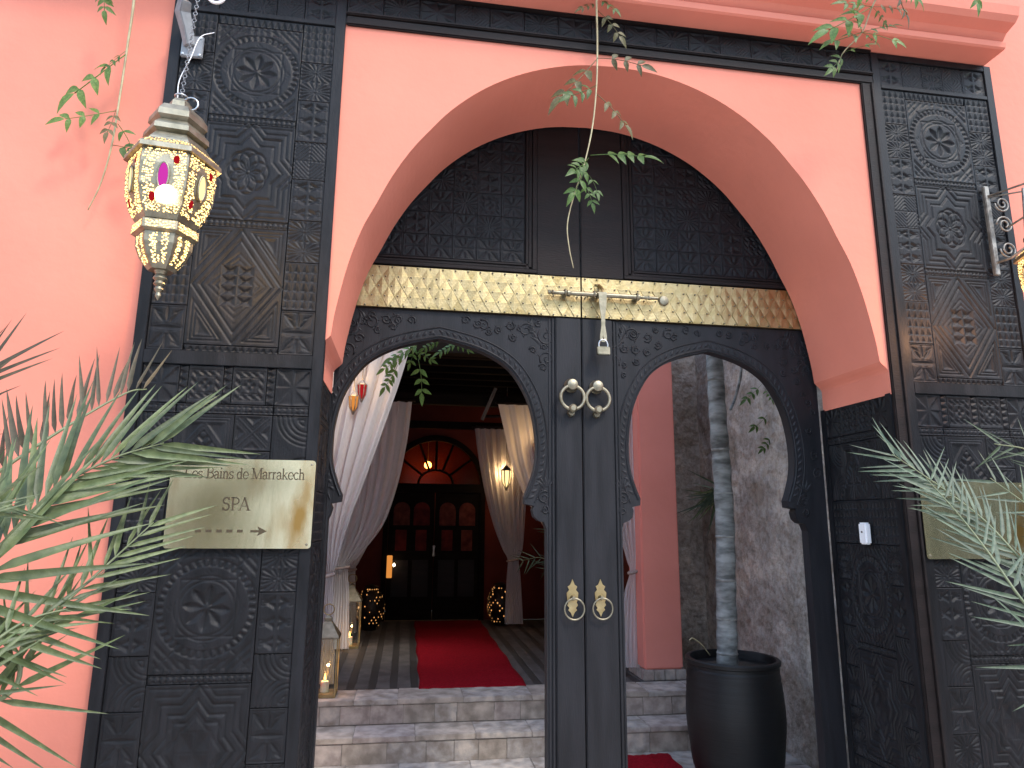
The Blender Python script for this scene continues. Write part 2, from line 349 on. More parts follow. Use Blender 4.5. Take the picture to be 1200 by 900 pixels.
def m_cross(x, y, a, b):
    h = 0 * x
    n = 3 if b > a * 1.2 else 2; c = 2 * b / n; yy = ((y + b) % c) - c / 2
    d = np.abs(x) / a + np.abs(yy) / (c / 2)
    h = -.011 * np.clip(1 - np.abs(d - .5) * 2.4, 0, 1) * (np.abs(x) > a * .10); h = mn(h, gv(np.abs(x) - a * .92, .003, .006), gv(np.hypot(np.abs(x) - a * .72, yy) - a * .17, .003, .007))
    return h
def m_lines(x, y, a, b):
    X = np.where((x > 0) ^ (y > 0), 1, -1); t = (np.abs(x) + X * 0 + np.abs(y)) * 60
    h = -.006 * np.clip(tri(t) * 1.6 - .6, 0, 1); return mn(h, gv(x, .003, .006), gv(y, .003, .006), gv(np.maximum(np.abs(x) - a, np.abs(y) - b) + .006, .003, .005))
def m_arcs(x, y, a, b):
    ny = 2 if b > a * 1.3 else 1; c = 2 * b / ny; k = np.floor((y + b) / c); yy = ((y + b) % c) ; yy = np.where(k % 2 == 0, yy, c - yy)
    r = np.hypot(a - x, yy); h = mn(gv(r - a * .95, .004, .008), gv(r - a * 1.2, .004, .008), gv(r - a * 1.5, .004, .008), gv(r - a * 1.75, .004, .008))
    q = np.minimum(a * .8 - r, np.minimum(a - x, yy)); h = mn(h, np.where((r < a * .8), gv(q - .012, .004, .008) - .008 * (q > .022), 0))
    return mn(h, gv(np.maximum(np.abs(x) - a, np.abs(y) - b) + .004, .003, .005))
def m_chev(x, y, a, b):
    t = np.abs(x) * b / a * 1.0 + y; d = t - b * .55; e = t + b * .1
    band = (d < 0) & (d > -.045); h = mn(gv(d, .004, .008), gv(d + .045, .004, .008))
    h = np.where(band, mn(h, -.007 * (tri((y - np.abs(x)) * 28) > .55)), h)
    lo_ = d < -.05; h = np.where(lo_, mn(h, gv(np.abs(x) - .004, .004, .008), gv(e + .03, .004, .007), gv(y + b * .45, .004, .008), gv(np.abs(x) - a * .22, .004, .006)), h)
    up = d > .004; qq = np.minimum(np.minimum(a - np.abs(x), b - y) - .004, d - .006); h = np.where(up, mn(h, gv(qq - .008, .003, .007), gv(qq - .018, .003, .007), np.where(qq > .024, -.008 * np.clip((qq - .024) / .01, 0, 1), 0)), h)
    return mn(h, gv(np.maximum(np.abs(x) - a, np.abs(y) - b) + .004, .003, .005))
def m_xtile(x, y, a, b):
    d1 = np.abs(np.abs(x / a) - np.abs(y / b)) * a; h = mn(gv(d1 - .008, .003, .008), gv(d1 - .018, .003, .007), np.where(d1 > .026, -.008 * np.clip((d1 - .026) / .012, 0, 1), 0))
    ex = np.maximum(np.abs(x) / a, np.abs(y) / b); return np.where(ex > .9, 0, h)
def m_cogsq(x, y, a, b):
    d = np.maximum(np.abs(x), np.abs(y)); ring = (d > a * .55) & (d < a * .82); h = np.where(ring, -.008 * (tri((x + y) * 34) > .5), 0)
    return mn(h, gv(d - a * .9, .003, .006), h_petals(x, y, a * .46, 4, .010), gv(d - a * .5, .003, .006))
def m_bead(x, y, a, b):
    n = max(3, round(2 * a / .019)); fx = (((x / (2 * a) + .5) * n) % 1 - .5) * (2 * a / n); r = np.hypot(fx, y) / (b * .62); return np.where(r < 1, 0, -.007)* (np.abs(y) < b * .8)
def m_teeth(x, y, a, b):
    if b > a: x, y, a, b = y, x, b, a
    n = max(3, round(2 * a / .026)); t = tri((x / (2 * a) + .5) * n); z = (y / b + 1) / 2; return -.009 * np.clip((t - z) * 4, 0, 1) * (np.abs(y) < b * .85)
def m_scroll(x, y, a, b):
    xx = ((x + a) % (2 * b)) - b; k = np.floor((x + a) / (2 * b)); yy = np.where(k % 2 == 0, y, -y)
    r = np.hypot(xx, yy); th = np.arctan2(yy, xx); s = tri((r / (b * .42)) - th / (2 * PI)); h = -.007 * np.clip(s * 1.5 - .5, 0, 1) * (r < b * .95)
    return mn(h, -.008 * np.clip(1 - np.abs(np.abs(xx) + np.abs(yy) - b * 1.5) / (b * .25), 0, 1))
MO = dict(rosette=m_rosette, star=m_star, star2=m_star2, diamond=m_diamond, pinwheel=m_pinwheel, pyr=m_pyr, rays=m_rays, leaf=m_leaf, cross=m_cross, lines=m_lines, arcs=m_arcs, chev=m_chev, xtile=m_xtile, cogsq=m_cogsq, bead=m_bead, teeth=m_teeth, scroll=m_scroll)
TILE = {}
def relief_mesh(name, W_, H_, fn, mat, res=.003, skirt=.016, wear=.0006):
    nx = max(3, int(W_ / res) + 1); ny = max(3, int(H_ / res) + 1)
    xs = np.linspace(-W_ / 2, W_ / 2, nx); zs = np.linspace(-H_ / 2, H_ / 2, ny); X, Z = np.meshgrid(xs, zs)
    h = fn(X, Z, W_ / 2, H_ / 2).astype(float) * .68 + RS.normal(0, wear * .35, X.shape)
    # soften
    k = h.copy(); k[1:-1, 1:-1] = (h[1:-1, 1:-1] * 4 + h[:-2, 1:-1] + h[2:, 1:-1] + h[1:-1, :-2] + h[1:-1, 2:]) / 8; h = k
    V = np.stack([X, -h, Z], -1).reshape(-1, 3)
    i = np.arange(nx * ny).reshape(ny, nx)
    q = np.stack([i[:-1, :-1], i[:-1, 1:], i[1:, 1:], i[1:, :-1]], -1).reshape(-1, 4)
    b = np.concatenate([i[0, :-1], i[:-1, -1], i[-1, :0:-1], i[:0:-1, 0]]); n0 = len(V)
    S = V[b].copy(); S[:, 1] = skirt; V = np.vstack([V, S]); m = len(b); j = np.arange(m); jn = (j + 1) % m
    q2 = np.stack([b[jn], b[j], n0 + j, n0 + jn], -1); q = np.vstack([q, q2])
    me = bpy.data.meshes.new(name); me.vertices.add(len(V)); me.vertices.foreach_set('co', V.ravel())
    me.loops.add(len(q) * 4); me.loops.foreach_set('vertex_index', q.ravel()); me.polygons.add(len(q)); me.polygons.foreach_set('loop_start', np.arange(len(q)) * 4)
    me.materials.append(M[mat]); me.update(calc_edges=True); me.validate(); return me
def tile(parent, kind, x0, x1, z0, z1, T, mat='wood'):
    W_ = round(x1 - x0 - .003, 4); H_ = round(z1 - z0 - .003, 4); key = (kind, W_, H_, mat)
    if key not in TILE: TILE[key] = relief_mesh('carved_tile', W_, H_, MO[kind], mat)
    return link('carved_tile', TILE[key], parent, T @ Matrix.Translation(((x0 + x1) / 2, 0, (z0 + z1) / 2)))
SW, CW = .125, .33
def stack(parent, T, x0, x1, z, items, up=True):
    for kind, h in items:
        if up: tile(parent, kind, x0, x1, z, z + h, T); z += h
        else: tile(parent, kind, x0, x1, z - h, z, T); z -= h
def bars(parent, T, lst):
    for x0, x1, z0, z1 in lst:
        mb = MB().box(x0, x1, -.007, .02, z0, z1); me = mb.mesh('frame_bar', 'wood', bevel=.002); link('frame_bar', me, parent, T)
UP_C = [('teeth', .025), ('diamond', .46), ('bead', .03), ('star2', .40), ('bead', .03), ('rosette', .40), ('teeth', .04)]
UP_S = [('leaf', .17), ('pyr', .19), ('rays', .17), ('cross', .17), ('lines', .16), ('cross', .18), ('rays', .17), ('pyr', .175)]
LO_S = [('pinwheel', .14), ('bead', .035), ('arcs', .26), ('pyr', .19), ('rays', .16), ('cross', .20), ('arcs', .17), ('leaf', .17), ('rays', .20), ('pyr', .17), ('leaf', .19)]
def carved_column(parent, T, upper=True, zrail=True):
    "local frame: x 0..0.66 across, z up, y=0 the face"
    a = .04
    if upper:
        stack(parent, T, a, a + SW, 1.985, UP_S); stack(parent, T, a + SW, a + SW + CW, 1.985, UP_C); stack(parent, T, a + SW + CW, .66 - a, 1.985, UP_S)
    stack(parent, T, a, a + SW, 1.935, LO_S, False); stack(parent, T, a + SW + CW, .66 - a, 1.935, LO_S, False)
    c0 = a + SW; z = 1.935
    xs = [c0, c0 + .03, c0 + .15, c0 + .18, c0 + .30, c0 + .33]
    for i, k in enumerate(('teeth', 'cogsq', 'teeth', 'cogsq', 'teeth')): tile(parent, k, xs[i], xs[i + 1], z - .14, z, T)
    z -= .14; tile(parent, 'bead', c0, c0 + CW, z - .035, z, T); z -= .035
    tile(parent, 'chev', c0, c0 + .2, z - .26, z, T); tile(parent, 'xtile', c0 + .2, c0 + .33, z - .13, z, T); tile(parent, 'xtile', c0 + .2, c0 + .33, z - .26, z - .13, T); z -= .26
    stack(parent, T, c0, c0 + CW, z, [('pyr', .19), ('rosette', .42), ('bead', .03), ('star', .42), ('bead', .03), ('diamond', .36)], False)
    top = 3.552 if upper else 1.935
    bars(parent, T, [(0, a, 0, top), (.66 - a, .66, 0, top), (a, .66 - a, 0, .05)] + ([(a, .66 - a, 1.935, 1.985), (a, .66 - a, 3.37, 3.390), (a, .66 - a, 3.522, 3.552)] if upper else []))
    if upper:
        for x0_, x1_, kd in ((a, a + SW, 'cross'), (a + SW, a + SW + .11, 'lines'), (a + SW + .11, a + SW + .22, 'rays'), (a + SW + .22, a + SW + CW, 'lines'), (a + SW + CW, .66 - a, 'cross')): tile(parent, kd, x0_, x1_, 3.391, 3.521, T)
    mb = MB().box(.002, .658, .0165, .04, .001, top - .001); link('backboard', mb.mesh('backboard', 'wood'), parent, T)

# ------------------------------------------------------------------ the setting
YF, YD = 2.5, 3.0
single(MB().box(-60, 60, -60, 60, -.3, 0), 'ground', 'ground', 'dusty pale ground in front of the gate', None, 'structure')
single(MB().box(-6, -.987, 2.53, 3.0, 0, 4.15), 'facade_wall', 'pink', 'plain salmon pink plaster wall left of the carved wood panel', 'wall')
single(MB().box(2.684, 6, 2.53, 3.0, 0, 4.15), 'facade_wall', 'pink', 'salmon pink plaster wall at the right edge behind the scroll bracket', 'wall')
single(MB().box(-16, 16, -7.6, -7.2, 0, 6.2), 'reflector_wall', 'cream', 'long white wall across the lane, unseen, added to reflect in the brass', 'wall')  # unseen wall, added for the brass to mirror and to cut low sky light
single(MB().box(-.986, 2.683, 2.525, 3.0, 3.40, 4.15), 'facade_wall', 'pink', 'salmon pink plaster wall above the carved lintel', 'wall')
single(MB().box(-.986, -.372, 2.545, 3.0, .002, 3.399), 'jamb_core', 'darkwood', 'dark timber core behind the left carved panel', 'post')
single(MB().box(2.025, 2.683, 2.545, 3.0, .002, 3.399), 'jamb_core', 'darkwood', 'dark timber core behind the right carved panel', 'post')
# arch wall
CX = .82
AR = [(1.125, 2.085), (1.115, 2.17), (1.08, 2.35), (1.035, 2.5), (.985, 2.61), (.93, 2.73), (.86, 2.85), (.785, 2.95), (.70, 3.05), (.59, 3.145), (.47, 3.22), (.33, 3.28), (.17, 3.32), (0, 3.333)]
half = [(p.x, p.y) for p in catmull([(a, b, 0) for a, b in AR], 4)]
half = [(1.163, 1.93), (1.163, 2.025), (1.160, 2.034), (1.150, 2.046), (1.136, 2.058), (1.127, 2.068)] + half
curve = [(CX - a, b) for a, b in half] + [(CX + a, b) for a, b in half[-2::-1]]
poly = [(-.345, 1.93), (-.345, 3.384), (1.986, 3.384), (1.986, 1.93)] + curve[::-1]
pp = [(-.346, 1.93), (-.346, 3.399), (1.987, 3.399), (1.987, 1.93)] + [(min(max(a, -.3430), 1.9830), b) for a, b in curve[::-1]]
aw = single(MB().prism(pp, YF + .003, 2.975), 'arch_wall', 'pink', 'thick salmon pink wall with the round arch framing the double doors', 'wall', bevel=0)
# cornice
prof = [(2.525, 3.556), (2.385, 3.556), (2.375, 3.562), (2.37, 3.585), (2.385, 3.60), (2.36, 3.625), (2.31, 3.64), (2.29, 3.66), (2.28, 3.70), (2.28, 3.82), (2.24, 3.83), (2.22, 3.86), (2.22, 3.95), (2.525, 3.99)]
single(MB().prism(prof, -1.6, 2.655, 'X'), 'cornice', 'pink', 'stepped salmon pink cornice above the carved beam', 'cornice')

hg = empty('reflection_hedge', (9, -2.5, 0), 'unseen dark leafy block added beside the lane to reflect in the right sign', 'reflection_hedge')  # unseen greenery, added as a dark reflection for the right sign
MB().box(7.6, 10.5, -7.0, 1.2, .02, 3.3, .1).build('inner_branches', 'darkleafsolid', hg)
mb = MB(); rh = random.Random(4)
for _ in range(5200):
    f_ = rh.random(); y = rh.uniform(-7.05, 1.25); z = rh.uniform(.02, 3.35); x = 7.6 + rh.uniform(-.16, .05)
    if f_ > .8: x = rh.uniform(7.6, 10.5); z = 3.3 + rh.uniform(-.05, .14)
    a = rh.uniform(0, 6.28); b = rh.uniform(-1, 1); d1 = Vector((math.cos(a) * .3, math.sin(a), b)).normalized() * .07; d2 = Vector((-.2, math.cos(a), math.sin(b))).normalized() * .035
    p = Vector((x, y, z)); mb.add([p - d1, p - d2, p + d1, p + d2], [(0, 1, 2, 3)])
mb.build('foliage', 'darkleaf', hg, kind='stuff')
# carved surround panels (things) with their tiles
Lp = empty('carved_panel', (-.655, 2.5, 0), 'tall black carved wood panel left of the arch, carrying the brass sign', 'carved panel')
carved_column(Lp, Matrix.Translation((-.985, 2.5, 0)))
Rp = empty('carved_panel', (2.38, 2.5, 0), 'tall black carved wood panel right of the arch, behind the grey green palm frond', 'carved panel')
TR = Matrix.Translation((2.05, 2.5, 0)) @ Matrix.Diagonal((.633 / .66, 1, 1, 1))
carved_column(Rp, TR)
vr = empty('carved_panel', (1.975, 2.75, 0), 'carved black wood lining of the right door recess with the small white box', 'carved panel')
TV = Matrix.Translation((1.984, 2.9925, 0)) @ Matrix.Rotation(-PI / 2, 4, 'Z') @ Matrix.Diagonal((.487 / .66, 1, 1, 1))
carved_column(vr, TV, upper=False)
vl = empty('carved_panel', (-.335, 2.75, 0), 'carved black wood lining of the left door recess, seen edge on', 'carved panel')
TL = Matrix.Translation((-.345, 2.5055, 0)) @ Matrix.Rotation(PI / 2, 4, 'Z') @ Matrix.Diagonal((.487 / .66, 1, 1, 1))
carved_column(vl, TL, upper=False)
# left and right upright frame strips, smooth reddish black
for x0, x1, lab in ((1.986, 2.049, 'smooth reddish black upright strip between the pink arch wall and the right carved panel'),):
    t = empty('frame_post', ((x0 + x1) / 2, 2.5, 0), lab, 'post')
    MB().box(x0, x1, 2.488, 2.54, 0, 3.383).build('post_body', 'darkwood', t, bevel=.004)
    MB().box(x0 + .044, x1 - .006, 2.480, 2.4875, .002, 3.381).build('bead_moulding', 'darkwood', t, bevel=.002)
# lintel
L = empty('lintel', (.84, 2.5, 3.384), 'long black carved beam across the top of the doorway', 'beam')
MB().box(-.3235, 2.0485, 2.488, 2.55, 3.384, 3.425).build('lower_moulding', 'darkwood', L, bevel=.005)
MB().box(-.3235, 2.0485, 2.478, 2.55, 3.4255, 3.440).build('bead_moulding', 'darkwood', L, bevel=.004)
MB().box(-.3235, 2.0485, 2.512, 2.55, 3.4405, 3.545).build('beam_core', 'darkwood', L)
n = 16; wdt = 2.372 / n
for i in range(n): tile(L, ('xtile', 'rays', 'pinwheel', 'lines')[i % 4], -.3235 + i * wdt, -.3235 + (i + 1) * wdt, 3.441, 3.543, Matrix.Translation((0, 2.495, 0)))
MB().box(-.3235, 2.0485, 2.480, 2.55, 3.5455, 3.5555).build('top_moulding', 'darkwood', L, bevel=.003)

# ------------------------------------------------------------------ the double doors
XS = .781
def opening(cx, hw):
    "half outline of the horseshoe opening, bottom to top; returns list for right side (positive offsets)"
    P = [(1.0, .02), (1.0, 1.27), (.985, 1.335), (1.0, 1.385), (1.03 - .02, 1.405), (.93, 1.418), (.905, 1.445), (.925, 1.462), (.87, 1.478), (.845, 1.50), (.885, 1.535), (.93, 1.60)]
    P = [(1.0, .02), (1.0, 1.28), (1.0, 1.36), (.975, 1.392), (.925, 1.398), (.885, 1.415), (.87, 1.445), (.885, 1.462), (.80, 1.47), (.795, 1.50), (.835, 1.545)]
    A = [(.885, 1.62), (.905, 1.70), (.895, 1.80), (.85, 1.91), (.77, 2.00), (.655, 2.08), (.50, 2.135), (.33, 2.172), (.15, 2.196), (0, 2.212)]
    B = [(p.x, p.y) for p in catmull([(.835, 1.545, 0)] + [(a, b, 0) for a, b in A], 4)][1:]
    return [(a * hw, b) for a, b in P + B]
def door_leaf(cx, hw, xa, xb, side, label):
    "xa..xb full leaf, side=-1 left leaf"
    t = empty('door_leaf', ((xa + xb) / 2, YD, 0), label, 'door')
    op = opening(cx, hw); cur = [(cx - a, b) for a, b in op] + [(cx + a, b) for a, b in op[-2::-1]]
    cur = [(min(max(a, xa + .012), xb - .012), b) for a, b in cur]
    pl = [(xa, .02), (xa, 2.338), (xb, 2.338), (xb, .02)] + cur[::-1]
    MB().prism(pl, YD, YD + .055).build('lower_panel', 'wood2', t, bevel=0)
    # moulding bead following the arch
    arch = [p for p in cur if p[1] > 1.47]
    for off, r in ((.010, .0055), (.052, .0035)):
        pts = []
        for i, p in enumerate(arch):
            a = Vector(arch[max(i - 1, 0)]); b = Vector(arch[min(i + 1, len(arch) - 1)]); d = (b - a).normalized(); nrm = Vector((-d.y, d.x)) 
            q = Vector(p) + nrm * off; pts.append((q.x, YD - .001, q.y))
        MB().tube(pts, r, 6).build('arch_moulding', 'wood2', t, smooth=True)
    # carved leaves following the arch, between the two beads
    acc = 0; last = Vector(arch[0]); mb = MB(); k = 0
    def lobe(mb, p, ang, L_, W_, H_=.006):
        "one low carved leaf: a keeled lens lying on the door face"
        n_ = 7; vs = []; fs = []; ca, sa = math.cos(ang), math.sin(ang)
        for i in range(n_ + 1):
            s = i / n_; wv = W_ * math.sin(PI * min(s * .93 + .07, 1)) ** .8 * (1 - .4 * s); bend = .25 * L_ * (s - .5) ** 2 * 2
            for q, hh in ((-1, 0), (-.35, H_), (.35, H_ * .5), (1, 0)):
                a_ = s * L_; b_ = q * wv + bend
                vs.append((p[0] + a_ * ca - b_ * sa, YD + .0005 - hh * math.sin(PI * min(max(s, .06), .96)), p[1] + a_ * sa + b_ * ca))
        for i in range(n_):
            for j in range(3): a_ = i * 4 + j; fs.append((a_, a_ + 1, a_ + 5, a_ + 4))
        mb.add(vs, fs)
    for i in range(1, len(arch)):
        p = Vector(arch[i]); seg = (p - last)
        while acc + seg.length >= .030:
            d = seg.normalized(); last = last + d * (.030 - acc); seg = p - last; acc = 0; nrm = Vector((-d.y, d.x)); k += 1
            q = last + nrm * .020; lobe(mb, q, math.atan2(nrm.y, nrm.x) + (.9 if p.x > cx else -.9), .034, .010)
        acc += seg.length; last = p
    mb.build('carved_leaf_border', 'wood2', t, smooth=2)
    # scrolls of leaves in the corners and on the shoulders
    def spiral(mb, c, r, s, a0, turns=1.3):
        pts = [(c[0] + s * r * (1 - .8 * i / 22) * math.cos(a0 + turns * 2 * PI * i / 22), YD - .0005, c[1] + r * (1 - .8 * i / 22) * math.sin(a0 + turns * 2 * PI * i / 22)) for i in range(23)]
        mb.tube(pts, [.0048 * (1 - .4 * i / 22) for i in range(23)], 5)
        for i in (2, 6, 10, 14):
            x, _, z = pts[i]; lobe(mb, (x, z), math.atan2(z - c[1], x - c[0]) + s * .7, r * .55, r * .16, .005)
    for sx in (-1, 1):
        m2 = MB(); ex = xa if sx < 0 else xb
        room = abs(ex - (cx + sx * hw * .9))
        in_ = abs((xa if sx < 0 else xb) - cx) - .05 - (.10 if (sx * side < 0) else 0)
        spiral(m2, (cx + sx * min(in_, .50), 2.245), .045, sx, 2.4); spiral(m2, (cx + sx * min(in_ - .10, .40), 2.272), .036, sx, .4); spiral(m2, (cx + sx * .20, 2.285), .028, -sx, 1.0)
        spiral(m2, (cx + sx * min(in_, .50), 2.14), .036, -sx, -.6)
        for q in range(5): lobe(m2, (cx + sx * (min(in_, .48) - .02 * q), 2.20 + .018 * q), (PI / 2 + sx * (.9 - .35 * q)), .075, .013)
        m2.build('carved_scroll', 'wood2', t, smooth=2, kind='stuff')
        m3 = MB(); bx_ = cx + sx * hw * .975
        if xa + .02 < bx_ < xb - .02:
            spiral(m3, (bx_, 1.50), .030, sx, 1.0); spiral(m3, (bx_ + sx * .004, 1.445), .018, -sx, 2.0)
            for q in range(5): lobe(m3, (bx_ + sx * .006, 1.54), PI / 2 + (q - 2) * .42, .06, .010)
            m3.build('carved_shoulder_scroll', 'wood2', t, smooth=2)
    # more scrolls filling the field between arch and edge, each a piece of its own
    rs = random.Random(11 + side); done = []
    for _ in range(900):
        r_ = rs.uniform(.014, .026); x = rs.uniform(xa + .03, xb - .03); z = rs.uniform(1.55, 2.31)
        if side < 0 and x > XS - .16 - r_ or side > 0 and x < XS + .185 + r_: continue
        if min(math.hypot(x - a, z - b) for a, b in arch) < r_ * 1.5 + .062: continue
        if abs(x - cx) < .98 * hw and z < 2.0 or abs(x - cx) < hw * .5 and z < 2.24: continue
        if any(math.hypot(x - a, z - b) < (r_ + c) * 1.25 for a, b, c in done): continue
        if math.hypot(x - cx, z - 1.7) < .40: continue
        done.append((x, z, r_)); m4 = MB(); spiral(m4, (x, z), r_, rs.choice((-1, 1)), rs.uniform(0, 6)); m4.build('carved_scroll', 'wood2', t, smooth=2)
    # meeting stile with its grooves
    sx = XS + side * .003
    x0, x1 = (XS - .125, XS - .003) if side < 0 else (XS + .003, XS + .150)
    MB().box(x0, x1, YD - .014, YD - .001, .02, 2.338).build('meeting_stile', 'wood2', t, bevel=.004)
    xe = x0 if side < 0 else x1
    for k in (0, 1):
        MB().box(xe + side * (.006 + k * .016), xe + side * (.016 + k * .016), YD - .008 + k * .003, YD - .0005, .022, 2.336).build('edge_moulding', 'wood2', t, bevel=.002)
    # upper panel: frame, mouldings, carved field
    MB().box(xa, xb, YD + .004, YD + .055, 2.339, 3.40).build('upper_board', 'darkwood', t)
    px0, px1 = (xa, XS - .215) if side < 0 else (XS + .215, xb)
    MB().box(*((px1, XS - .003) if side < 0 else (XS + .003, px0)), YD - .012, YD + .003, 2.545, 3.40).build('upper_stile', 'darkwood', t, bevel=.004)
    for k, (wd, yy) in enumerate(((.022, .018), (.018, .010), (.014, .014))):
        q = sum((.022, .018, .014)[:k])
        if side < 0: MB().box(px1 - q - wd + .001, px1 - q - .001, YD - yy, YD + .003, 2.545 + .02, 3.399).build('panel_moulding', 'darkwood', t, bevel=.002)
        else: MB().box(px0 + q + .001, px0 + q + wd - .001, YD - yy, YD + .003, 2.545 + .02, 3.399).build('panel_moulding', 'darkwood', t, bevel=.002)
        MB().box(px0 if side < 0 else px0 + q, px1 - q if side < 0 else px1, YD - yy, YD + .003, 2.549 + q * .9, 2.547 + (q + wd) * .9).build('panel_moulding', 'darkwood', t, bevel=.002)
    cell = .115; a0 = px1 - .058 if side < 0 else px0 + .058; z = 2.60; kinds = ('rays', 'cross', 'leaf', 'cogsq', 'xtile'); j = 0
    while z < 3.36:
        x = a0; i = 0
        while (x > xa + cell if side < 0 else x < xb - cell):
            q0, q1 = (x - cell, x) if side < 0 else (x, x + cell)
            kd = 'leaf' if i == 0 or j == 0 else kinds[(i * 2 + j * 3) % 5]
            mxw = abs((q0 + q1) / 2 - CX)
            if z < 3.40 - max(0, mxw - .2) * .75: tile(t, kd, q0, q1, z, z + cell, Matrix.Translation((0, YD - .002, 0)), 'wood')
            x = x - cell if side < 0 else x + cell; i += 1
        z += cell; j += 1
    # brass strip of overlapping diamond plates with rivets
    z0, z1 = 2.343, 2.540
    MB().box(xa, XS - .004 if side < 0 else xb, YD - .0175, YD, z0, z1).build('strip_backing', 'brass', t) if side < 0 else MB().box(XS + .004, xb, YD - .0175, YD, z0, z1).build('strip_backing', 'brass', t)
    dx, dz = .058, (z1 - z0) / 4; ms = []
    for q in range(4):
        mb = MB(); hx, hz = dx / 2 - .0008, dz - .0010; tl = [(.0008, .0030), (.0028, .0010), (.0014, .0026), (.0022, .0016)][q]
        sub = [(-hx, 0, tl[0]), (0, -hz, tl[1]), (hx, 0, tl[0] * .4), (0, hz, tl[1] * .5), (0, 0, .0032)]
        vs = [(a, -c, b) for a, b, c in sub] + [(a, .001, b) for a, b, c in sub[:4]]
        mb.add(vs, [(0, 1, 4), (1, 2, 4), (2, 3, 4), (3, 0, 4)] + [(i, i + 5, (i + 1) % 4 + 5, (i + 1) % 4) for i in range(4)]); ms.append(mb.mesh('brass_plate', 'brass'))
    riv = MB(); x = XS - .004 - dx / 2 - .001 if side < 0 else XS + .004 + dx / 2 + .001; i = 0
    while (x > xa + dx * .2 if side < 0 else x < xb - dx * .2):
        for r in range(3):
            zc = z0 + dz * (r + 1); xc = x + (dx / 2 * (-side) * -1 if r % 2 else 0)
            if abs(xc - (xa + xb) / 2) > (xb - xa) / 2 - dx * .4: continue
            if side < 0 and xc + dx / 2 > XS - .003: continue
            rot = Matrix.Rotation(random.uniform(-.05, .05), 4, 'X') @ Matrix.Rotation(random.uniform(-.05, .05), 4, 'Z')
            link('brass_plate', random.choice(ms), t, Matrix.Translation((xc, YD - .0185, zc)) @ rot)
        i += 1
        x += dx * side
    x = XS - .02 if side < 0 else XS + .02; 
    while (x > xa if side < 0 else x < xb):
        for r in range(5):
            zc = z0 + .006 + (z1 - z0 - .012) * r / 4; riv.lathe([(.0001, -.006), (.003, -.005), (.0042, -.001), (.0042, .004)], (x + side * (dx / 2 if r % 2 else 0), YD - .021, zc), 7, 'Y')
        x += side * dx
    riv.build('rivets', 'oldbrass', t, smooth=True, kind='stuff')
    return t
dl = door_leaf(.118, .498, -.343, XS - .003, -1, 'left black carved door leaf with horseshoe opening onto the red carpet hall')
dr = door_leaf(1.415, .455, XS + .003, 1.974, 1, 'right black carved door leaf with horseshoe opening onto the potted tree')
# door furniture: things that hang on the doors
def knocker(x, z, label):
    t = empty('door_knocker', (x, YD - .015, z), label, 'door knocker', 'brass ring knockers on the meeting stiles')
    MB().lathe([(.030, -.015), (.033, -.022), (.026, -.032), (.030, -.040), (.024, -.058), (.012, -.064), (.001, -.065)], (x, YD, z + .055), 20, 'Y').build('boss', 'oldbrass', t, smooth=True)
    MB().torus((x, YD - .050, z - .005), .055, .0085).build('ring', 'oldbrass', t, smooth=2)
    MB().lathe([(.012, -.070), (.019, -.062), (.019, -.040), (.013, -.034)], (x, YD, z - .056), 16, 'Y').build('ring_ball', 'oldbrass', t, smooth=True)
    MB().lathe([(.017, -.015), (.019, -.020), (.014, -.032), (.001, -.034)], (x, YD, z - .072), 16, 'Y').build('strike_plate', 'oldbrass', t, smooth=True)
knocker(.726, 1.955, 'upper left brass ring knocker beside the door split')
knocker(.846, 1.952, 'upper right brass ring knocker beside the door split')
def pull(x, z, label):
    t = empty('ring_pull', (x, YD - .015, z), label, 'door pull', 'brass ring pulls low on the meeting stiles')
    hp = [(0, .092), (.010, .068), (.022, .060), (.015, .046), (.026, .034), (.024, .004), (.018, -.006), (.024, -.018), (.014, -.03), (.020, -.038), (.009, -.048), (0, -.068)]
    MB().prism([(x + a, z + b) for a, b in hp] + [(x - a, z + b) for a, b in hp[-2:0:-1]], YD - .0185, YD - .0145).build('escutcheon', 'brass', t, bevel=.001)
    MB().lathe([(.011, -.018), (.012, -.026), (.007, -.040), (.001, -.041)], (x, YD, z + .014), 14, 'Y').build('boss', 'oldbrass', t, smooth=True)
    MB().torus((x + .004, YD - .036, z - .032), .044, .0038).build('ring', 'chrome' if False else 'oldbrass', t, smooth=2)
pull(.726, 1.057, 'lower left brass ring pull with a pierced plate'); pull(.852, 1.057, 'lower right brass ring pull with a pierced plate')
b = empty('slide_bolt', (.9, YD - .04, 2.44), 'long brass slide bolt lying across the brass strip', 'bolt')
def bz(x): return 2.449
MB().lathe([(.001, .610), (.009, .613), (.011, .622), (.007, .628), (.013, .636), (.010, .645), (.010, .70), (.016, .704), (.016, .718), (.011, .722), (.0115, .845), (.017, .848), (.017, .862), (.0115, .866), (.0115, 1.04), (.017, 1.044), (.017, 1.056), (.009, 1.06), (.008, 1.10), (.011, 1.104), (.009, 1.12), (.008, 1.15), (.001, 1.152)], (0, YD - .052, 2.447), 14, 'X').build('bolt_rod', 'oldbrass', b, smooth=True)
for x in (.695, .835, 1.045): 
    MB().torus((x, YD - .050, 2.447), .017, .0045, 'X', 20, 8).box(x - .005, x + .005, YD - .034, YD - .0175, 2.425, 2.469).build('staple', 'oldbrass', b, smooth=True)
MB().lathe([(.006, -.0185), (.026, -.022), (.022, -.03), (.006, -.034)], (1.190, YD, 2.447), 12, 'Y').build('keeper_rosette', 'oldbrass', b, smooth=True)
h = empty('hasp', (.875, YD - .06, 2.46), 'flat brass hasp strap hanging over the bolt', 'hasp')
hs = [(.020, 2.455), (.018, 2.40), (.010, 2.33), (.0095, 2.29), (.016, 2.245), (.017, 2.225), (.010, 2.212)]
